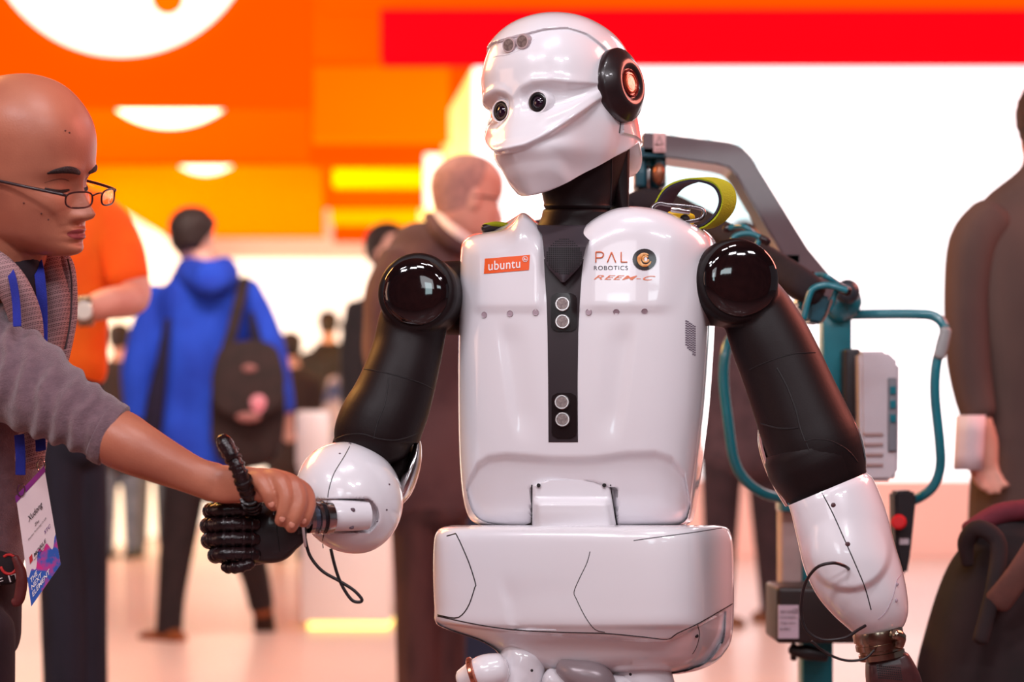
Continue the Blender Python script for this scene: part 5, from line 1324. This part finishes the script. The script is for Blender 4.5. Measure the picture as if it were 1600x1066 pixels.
# man in the dark suit at the right edge
k = 3.6
L = core(1625, k, 350, 760, 220, [((1590, 760, k), (1590, 1000, k), (1590, 1330, k)), ((1670, 760, k), (1670, 1000, k), (1670, 1330, k))], 0)
L += [pxl([(1640, 250, k, 42), (1640, 320, k, 50)], k), pxl([(1520, 370, k, 34), (1512, 500, k, 28), (1524, 640, k - .06, 22), (1530, 670, k - .08, 20)], k), pxl([(1740, 370, k, 34), (1750, 500, k, 28), (1740, 640, k, 22)], k)]
o, h = person('man in a dark brown suit at the right edge of the picture, holding rolled papers', (P(1630, 0, k).x, k, 0), (P(1662, 215, k), 165, 0, 0, 1.06), L, vox=.006, hands=((1534, 668, k - .09, 110, 1), (1740, 640, k, 110, 1)))
h.hair('hair', HAIRM, o, lambda a: interp(a, [0, 40, 60, 75, 95, 120, 180], [.07, .07, .06, .03, .0, -.04, -.06]), .014)
SD = cloth('suit_dark_brown', (100, 76, 68), (80, 58, 54), ns=4, bump=.5, bs=9, stretch=(1, 1, .4))
SD2 = cloth('trousers_near_black', (30, 22, 26), (24, 17, 20), bump=.4, bs=9)
jk = garment('suit_jacket', [[2.3, (1640, 272, k, 50, .8), (1628, 330, k, 96, .6), (1626, 380, k, 124, .6), (1630, 500, k, 122, .6), (1636, 640, k, 118, .6), (1640, 760, k, 122, .6), (1644, 860, k, 128, .6)]], SD, o, vox=.007, sm=5)
ripple(jk, lambda w: .012 * noise.noise(Vector((w.x * 12, w.y * 12, w.z * 4))))
sl = garment('sleeve', [[(1548, 344, k - .04, 38), (1520, 380, k - .05, 38), (1510, 460, k - .05, 35), (1512, 550, k - .06, 34), (1520, 610, k - .07, 31), (1528, 645, k - .08, 28)]], SD, o, vox=.007, sm=3)
garment('trousers', [[(1642, 840, k, 92, .7), (1642, 880, k, 92, .7)], [(1598, 860, k, 56), (1596, 1000, k, 50), (1598, 1150, k, 46), (1600, 1330, k, 42)], [(1676, 860, k, 56), (1680, 1000, k, 50), (1680, 1150, k, 46), (1680, 1330, k, 42)]], SD2, o, vox=.009)
for x in (1598, 1680): shoe('shoe', mat('shoe_dark', (26, 18, 20), .5), o, x, HZ + HC * FP / k - 14, k, 1.0, 175)
pp_ = empty('rolled_papers', P(1512, 735, k - .12), 'folded white papers held in the hand of the man at the right edge', 'papers')
PAP = mat('paper_white', (230, 208, 210), .7, rgb2=(220, 196, 200), nscale=8)
for i, (rx, x) in enumerate(((22, 1516), (18, 1510), (14, 1508))):
    g = G(); R = []
    for t in range(26):
        a = t / 25 * 5.4 + .6; r = rx / FP * k * (1 - .04 * t / 25)
        R.append(P(x, 692, k - .12) + Vector((r * math.cos(a), r * 1.5 * math.sin(a) * .6, 0)))
    V = []
    for z in (-.055, -.02, .02, .055): V += [p + Vector((.05 * z, 0, z)) for p in R]
    n = len(R); Fc = [(j * n + q, j * n + q + 1, (j + 1) * n + q + 1, (j + 1) * n + q) for j in range(3) for q in range(n - 1)]
    g.add(V, Fc); sh = g.mk('paper_sheet', PAP, pp_); md = sh.modifiers.new('t', 'SOLIDIFY'); md.thickness = .0015
# dark backpack in the bottom right corner
bk = empty('backpack', P(1570, 0, 2.9) * 1.0, 'large dark maroon backpack in the bottom right corner, out of focus', 'backpack')
bk.location.z = P(0, 1300, 2.9).z; WL[bk.name] = Vector(bk.location)
BKM = cloth('backpack_black', (40, 24, 26), (30, 18, 20), ns=9, bump=.6, bs=16)
g = G(); g.limb(pxl([(1580, 850, 2.95, 60, .7), (1572, 900, 2.95, 84, .7), (1558, 1000, 2.95, 104, .7), (1546, 1120, 2.95, 116, .7), (1546, 1290, 2.95, 110, .7)], 2.95), N=36, n=2.6, sub=5)
b_ = g.mk('bag_body', BKM, bk); bake(b_, .006, 3)
ripple(b_, lambda w: .018 * noise.noise(Vector((w.x * 9, w.y * 9, w.z * 5))))
g = G(); g.limb(pxl([(1512, 880, 2.90, 10, .8), (1510, 846, 2.89, 14, .8), (1530, 826, 2.87, 14, .8), (1560, 850, 2.86, 14, .8), (1552, 920, 2.84, 13, .8), (1532, 1000, 2.82, 13, .8)], 2.9), N=14, sub=5); g.mk('shoulder_strap', BKM, bk)
g = G(); g.limb(pxl([(1515, 830, 2.93, 16), (1560, 804, 2.93, 17), (1610, 796, 2.93, 16)], 2.9), N=14, sub=5); g.mk('carry_handle', cloth('strap_maroon', (110, 36, 50)), bk)
g = G(); g.limb(pxl([(1560, 940, 2.83, 22, .4), (1590, 900, 2.82, 20, .4), (1620, 850, 2.82, 18, .4)], 2.85), N=16, sub=4); g.mk('strap_pad', cloth('pad_brown', (104, 62, 54)), bk)
# ================================================================ LIFTING FRAME
YL = 3.15
LF = empty('lifting_hoist', (P(1300, 0, YL).x, YL, 0), 'teal steel lifting hoist with a diagonal boom and looped handles, behind the robot', 'hoist')
BOOM = mat('boom_grey', (96, 74, 78), .32, coat=.5, rgb2=(88, 66, 70), nscale=8)
def prism(poly, Y, d, name, m, par, bev=.004, **k):
    bm = bmesh.new(); vs = [bm.verts.new(P(x, y, Y)) for x, y in poly]; f = bm.faces.new(vs)
    e = bmesh.ops.extrude_face_region(bm, geom=[f]); 
    for v in [q for q in e['geom'] if isinstance(q, bmesh.types.BMVert)]: v.co.y += d
    bmesh.ops.recalc_face_normals(bm, faces=bm.faces)
    if bev: bmesh.ops.bevel(bm, geom=bm.edges[:], offset=bev, segments=2, affect='EDGES')
    bm.verts.index_update(); V = [v.co.copy() for v in bm.verts]; Fc = [[v.index for v in f.verts] for f in bm.faces]; bm.free()
    return mk(name, V, Fc, m, par, angle=30, **k)
prism([(1004, 206), (1140, 222), (1158, 229), (1172, 242), (1262, 388), (1330, 470), (1300, 480), (1222, 398), (1150, 274), (1138, 262), (1120, 257), (1003, 241)], YL - .05, .09, 'boom', BOOM, LF, .003)
lb = G(); a, b = P(1021, 238, YL - .0525), P(1040, 208, YL - .0505); lb.box(a, b); lbl = lb.mk('load_label', mat('label_pink', (216, 168, 166), .5, rgb2=(208, 160, 158)), LF, smooth=False)
flattext('max 100kg', 1030.5, 234, 14, 4, YL - .054, 'label_lettering', DPRINT, lbl)
g = G(); g.limb([(P(x, y, YL - .054), .0008) for x, y in ((1024, 226), (1030, 213), (1036, 226), (1024, 226))], N=6, sub=1, cap=0); g.mk('warning_triangle', DPRINT, lbl, smooth=False)
# suspension joint under the boom tip
g = G(); g.box(P(997, 246, YL - .05), P(1036, 240, YL + .03), .004); g.box(P(992, 292, YL - .035), P(1006, 246, YL + .03), .006); g.box(P(1024, 292, YL - .035), P(1036, 246, YL + .03), .006); g.mk('hanger_yoke', mat('teal_dark', (14, 70, 84), .35, coat=.4), LF)
g = G(); g.cyl(P(1013, 304, YL), P(1013, 250, YL), .0105, N=24, bev=.002); g.mk('hanger_rod', CHROME, LF)
g = G(); g.cyl(P(1013, 308, YL), P(1013, 296, YL), .022, N=24, bev=.003); g.mk('hanger_collar', TEAL, LF); g = G(); g.cyl(P(1013, 262, YL), P(1013, 248, YL), .016, N=24, bev=.003); g.mk('hanger_collar', TEAL, LF)
g = G(); g.ell(P(1030, 272, YL - .045), .012, .014, .02); g.mk('hanger_bolt', mat('copper_edge', (150, 96, 70), .3, metal=.6), LF)
# spreader bar with padded sleeve running down to the right
PADM = cloth('black_padding', (38, 26, 30), (30, 20, 24), bump=.4, bs=40)
g = G(); g.limb(pxl([(985, 318, YL - .02, 16), (1013, 314, YL - .02, 20), (1045, 322, YL - .04, 20), (1090, 342, YL - .10, 18), (1150, 378, YL - .18, 20), (1210, 418, YL - .25, 24), (1258, 448, YL - .3, 24), (1272, 458, YL - .3, 20)], YL), N=26, sub=5, n=3); g.mk('padded_spreader', PADM, LF)
g = G(); g.limb(pxl([(985, 318, YL - .02, 14), (960, 330, YL - .05, 14), (900, 345, YL - .1, 14), (800, 362, YL - .2, 12), (765, 362, YL - .25, 8)], YL), N=16, sub=5); g.mk('padded_spreader', PADM, LF)
# hooks: bent teal bars with black caps
def hook(pts, Y, w=5.2, name='strap_hook'):
    g = G(); g.limb([(P(x, y, Y + d), w / FP * Y) for x, y, d in pts], N=14, sub=6, cap=.6); return g.mk(name, TEAL, LF)
def capp(x, y, Y, x2, y2, r=7, par=None):
    g = G(); g.limb([(P(x, y, Y), r / FP * Y), (P(x2, y2, Y), r / FP * Y)], N=14, sub=2, cap=.8); return g.mk('rubber_cap', RUBBER, par or LF)
YK_ = 2.86
h1 = hook([(1135, 358, .03), (1150, 354, .02), (1164, 355, 0), (1178, 366, 0), (1190, 374, 0)], YK_, 4.6)
h2 = hook([(1140, 388, 0), (1146, 372, 0), (1158, 366, 0), (1174, 366, 0), (1192, 373, 0)], YK_ - .03, 4.6); hook([(1190, 372, .0), (1184, 380, 0), (1178, 396, 0)], YK_ - .03, 4.6)
capp(1134, 358, YK_ + .03, 1144, 355, 6.5); capp(1189, 373, YK_ - .03, 1199, 378, 6.5)
h3 = hook([(1264, 434, .03), (1280, 430, .02), (1292, 433, 0), (1308, 443, 0), (1322, 452, 0)], YK_, 4.8)
h4 = hook([(1256, 498, 0), (1262, 470, 0), (1270, 452, 0), (1288, 446, 0), (1304, 448, 0), (1322, 454, 0)], YK_ - .04, 5.4); hook([(1308, 450, 0), (1302, 466, 0), (1296, 486, 0)], YK_ - .02, 5)
capp(1262, 436, YK_ + .03, 1272, 431, 7.5); capp(1312, 450, YK_ - .03, 1325, 456, 7.5)
prism([(1254, 447), (1268, 450), (1266, 498), (1250, 484), (1245, 476)], YK_ - .01, .05, 'hook_block', TEAL, LF, .004)
prism([(1268, 450), (1298, 466), (1292, 492), (1282, 506), (1262, 502), (1264, 486)], YK_ - .02, .05, 'hook_block', mat('teal_dark', (14, 70, 84), .35, coat=.4), LF, .004)
prism([(1299, 466), (1303, 468), (1290, 500), (1284, 505), (1292, 490)], YK_ - .03, .06, 'hook_face', mat('brown_face', (130, 92, 84), .4, bump=.05), LF, .002)
# mast
def bx(x0, y0, x1, y1, Y, d, name, m, bev=.004, par=None):
    g = G(); a = P(x0, y1, Y); b = P(x1, y0, Y); g.box((a.x, Y, a.z), (b.x, Y + d, b.z), bev); return g.mk(name, m, par or LF)
bx(1286, 440, 1331, 790, YL - .02, .05, 'mast', TEAL)
bx(1254, 990, 1302, 1400, YL, .06, 'mast_foot', TEAL)
g = G(); g.limb(pxl([(1306, 486, YL - .03, 22), (1322, 470, YL - .03, 26), (1328, 455, YL - .02, 16)], YL, .8), N=24, sub=4); g.mk('mast_joint', TEAL, LF)
g = G(); g.ell(P(1324, 456, YL - .08), .022, .02, .022); g.mk('joint_knob', mat('knob_dark', (40, 50, 58), .4), LF)
bx(1226, 395, 1252, 425, YL - .05, .08, 'boom_bracket', TEAL)
g = G(); g.box(P(1221, 1000, YL + .02), P(1264, 745, YL + .08), .006); g.mk('lower_column', mat('column_beige', (196, 172, 170), .35, rgb2=(188, 164, 162)), LF)
bx(1320, 545, 1345, 700, YL - .06, .1, 'controller_back', mat('case_black', (36, 30, 34), .4), .006)
# drive unit: silver box
SIL = mat('silver_case', (206, 198, 204), .3, rgb2=(196, 188, 194), nscale=6, coat=.3)
prism([(1343, 549), (1386, 549), (1406, 568), (1404, 740), (1394, 752), (1352, 752), (1345, 740)], YL - .10, .10, 'drive_case', SIL, LF, .006)
bx(1388, 590, 1402, 706, YL - .106, .01, 'case_side', mat('case_grey', (120, 124, 132), .4))
for i, y in enumerate((676, 692, 708, 724)):
    bx(1350, y, 1380, y + 5, YL - .104, .01, 'case_groove', mat('groove_tan', (168, 140, 138), .5), .001)
for i, y in enumerate((604, 626, 648)):
    bx(1391, y, 1400, y + 12, YL - .109, .004, 'case_print', TEAL, 0)
bx(1222, 772, 1331, 800, YL - .02, .08, 'mast_bracket', TEAL); bx(1254, 800, 1302, 1000, YL + .01, .05, 'mast', TEAL)
# looped push handles
def loop(pts, name='push_handle', r=8.0):
    g = G(); g.limb([(P(x, y, Y), r / FP * Y) for x, y, Y in pts], N=18, sub=6, cap=.4); return g.mk(name, TEAL, LF)
loop([(1324, 492, YL), (1370, 491, YL - .02), (1430, 491, YL - .05), (1458, 494, YL - .06), (1474, 508, YL - .07), (1474, 530, YL - .07), (1463, 570, YL - .07), (1461, 620, YL - .07), (1468, 690, YL - .07), (1469, 730, YL - .06), (1458, 760, YL - .05), (1436, 778, YL - .03), (1412, 786, YL)])
loop([(1150, 520, YL - .05), (1138, 536, YL - .06), (1132, 560, YL - .07), (1131, 600, YL - .07), (1138, 660, YL - .07), (1146, 715, YL - .07), (1162, 748, YL - .06), (1190, 770, YL - .04), (1222, 779, YL - .01), (1250, 780, YL + .02)])
g = G(); g.limb(pxl([(1478, 516, YL - .08, 9, .6), (1472, 540, YL - .08, 10, .6), (1468, 556, YL - .08, 9, .6)], YL), N=14); g.mk('handle_sleeve', mat('sleeve_grey', (150, 150, 150), .4, bump=.1), LF)
# hand control with red stop button
HC_ = prism([(1398, 768), (1426, 766), (1433, 772), (1424, 862), (1418, 898), (1408, 898), (1400, 860)], YL - .06, .05, 'hand_control', mat('case_black', (36, 30, 34), .4), LF, .005)
g = G(); g.lathe(P(1404, 816, YL - .065), (-.2, -1, .05), [(-.01, .008), (.006, .008), (.008, .0135), (.016, .0135), (.019, .010), (.019, .0001)], N=26); g.mk('stop_button', mat('button_red', (214, 26, 34), .3, coat=.5), HC_)
bx(1406, 842, 1420, 851, YL - .064, .006, 'control_label', mat('label_pale', (190, 176, 184), .5), .0, par=HC_)
# battery box with label
bt = bx(1214, 918, 1345, 1006, YL - .16, .14, 'battery_box', mat('battery_black', (40, 28, 28), .4, rgb2=(34, 24, 24), nscale=10), .008)
lbx = bx(1216, 946, 1248, 998, YL - .163, .004, 'battery_label', mat('label_lilac', (196, 176, 190), .5, bump=.02), 0, par=bt)
flattext('CE', 1243, 955, 8, 7, YL - .166, 'label_lettering', DPRINT, bt)
for i, (s, w) in enumerate((('24V 5Ah', 20), ('Li-ion battery', 26), ('Charge indoors', 24), ('No 40512', 16))):
    flattext(s, 1218 + w / 2 + 1, 956 + i * 9, w, 4, YL - .166, 'label_lettering', DPRINT, bt)
g = G(); g.limb(pxl([(1236, 1016, YL - .12, 7), (1262, 1020, YL - .12, 12), (1290, 1026, YL - .12, 8)], YL), N=16); g.limb(pxl([(1240, 1008, YL - .1, 5), (1240, 1030, YL - .1, 5)], YL), N=10); g.mk('cable_plug', mat('plug_black', (28, 22, 24), .4), LF)
# base: hoist legs with castors on the hall floor
for sx in (-1, 1):
    g = G(); x0 = P(1278, 0, YL).x
    g.limb([(Vector((x0, YL + .03, .12)), .028), (Vector((x0 + sx * .34, YL - .1, .10)), .026), (Vector((x0 + sx * .38, YL - .75, .10)), .024)], N=16, sub=4, n=4); g.mk('base_leg', TEAL, LF)
    for y in (YL - .72, YL - .12):
        g = G(); c = Vector((x0 + sx * .38, y, .037)); g.cyl(c - Vector((.014, 0, 0)), c + Vector((.014, 0, 0)), .037, N=24, bev=.004); g.mk('castor', mat('castor_grey', (60, 60, 64), .5), LF)
# ---- yellow lifting strap and carabiner on the robot's shoulder
YEL = cloth('strap_yellow_green', (176, 184, 20), (160, 170, 16), bump=.5, bs=500)
st = empty('lifting_strap', P(1085, 356, 2.5), 'yellow and green webbing loop standing on the robot shoulder', 'strap')
def band(pts, wid, th, name, m, par):
    """pts: (px,py,Y) centre line; the band's width runs along wid (world vector)"""
    Q = [P(*p) for p in pts]; R = []; L = []
    for i in range(len(Q) - 1):
        a = Q[max(i - 1, 0)]; b = Q[i]; c = Q[i + 1]; d = Q[min(i + 2, len(Q) - 1)]
        for k in range(8):
            t = k / 8; L.append(.5 * ((2 * b) + (-a + c) * t + (2 * a - 5 * b + 4 * c - d) * t * t + (-a + 3 * b - 3 * c + d) * t ** 3))
    L.append(Q[-1]); W = Vector(wid)
    for i, p in enumerate(L):
        t = (L[min(i + 1, len(L) - 1)] - L[max(i - 1, 0)]).normalized(); n = t.cross(W).normalized() * th
        R.append([p - W - n, p + W - n, p + W + n, p - W + n])
    g = G(); g.rings(R); return g.mk(name, m, par, angle=30)
lp_ = [(1045, 348, 2.47), (1070, 356, 2.465), (1105, 352, 2.46), (1128, 334, 2.46), (1136, 312, 2.46), (1128, 292, 2.465), (1108, 283, 2.47), (1082, 283, 2.48), (1055, 294, 2.49), (1040, 314, 2.50), (1032, 338, 2.50)]
band(lp_, (.0125, .016, .003), .0016, 'webbing_lining', cloth('strap_navy', (44, 34, 50)), st)
bandd = [(1044, 350, 2.47), (1070, 359, 2.465), (1107, 355, 2.46), (1131, 336, 2.46), (1139, 312, 2.46), (1131, 290, 2.465), (1109, 280, 2.47), (1081, 280, 2.48), (1053, 291, 2.49), (1037, 313, 2.50), (1029, 338, 2.50)]
band(bandd, (.0118, .0150, .003), .0012, 'webbing', YEL, st)
g = G(); g.limb(pxl([(1036, 346, 2.455, 9, .6), (1056, 340, 2.45, 12, .6), (1080, 344, 2.45, 10, .6)], 2.45), N=18, n=3); g.mk('yellow_buckle', mat('buckle_yellow', (244, 190, 20), .4, bump=.05), st)
g = G(); g.ell(P(1070, 346, 2.435), .008, .006, .010); g.mk('buckle_eye', DARK, st)
cb = G(); L = [(1018, 336), (1020, 324), (1030, 318), (1044, 320), (1070, 322), (1095, 326), (1100, 334), (1094, 342), (1076, 346), (1054, 346), (1034, 346), (1022, 342), (1018, 336)]
cb.limb([(P(x, y, 2.425), 3.3 / FP * 2.425) for x, y in L], N=12, sub=5, cap=0); car = cb.mk('carabiner', mat('carabiner_steel', (150, 146, 148), .25, metal=1, rgb2=(120, 116, 118), nscale=40), label='steel carabiner clipped on the yellow strap at the robot shoulder', cat='carabiner')
g = G(); g.cyl(P(1048, 327, 2.418), P(1078, 331, 2.418), .0042, N=18, bev=.001); g.mk('locking_sleeve', CHROME, car)
# webbing tail over the far shoulder
g = G(); g.limb(pxl([(758, 352, 2.50, 3), (775, 350, 2.49, 4), (796, 352, 2.49, 3)], 2.5, 1.5), N=10); g.mk('webbing_tail', YEL, st)
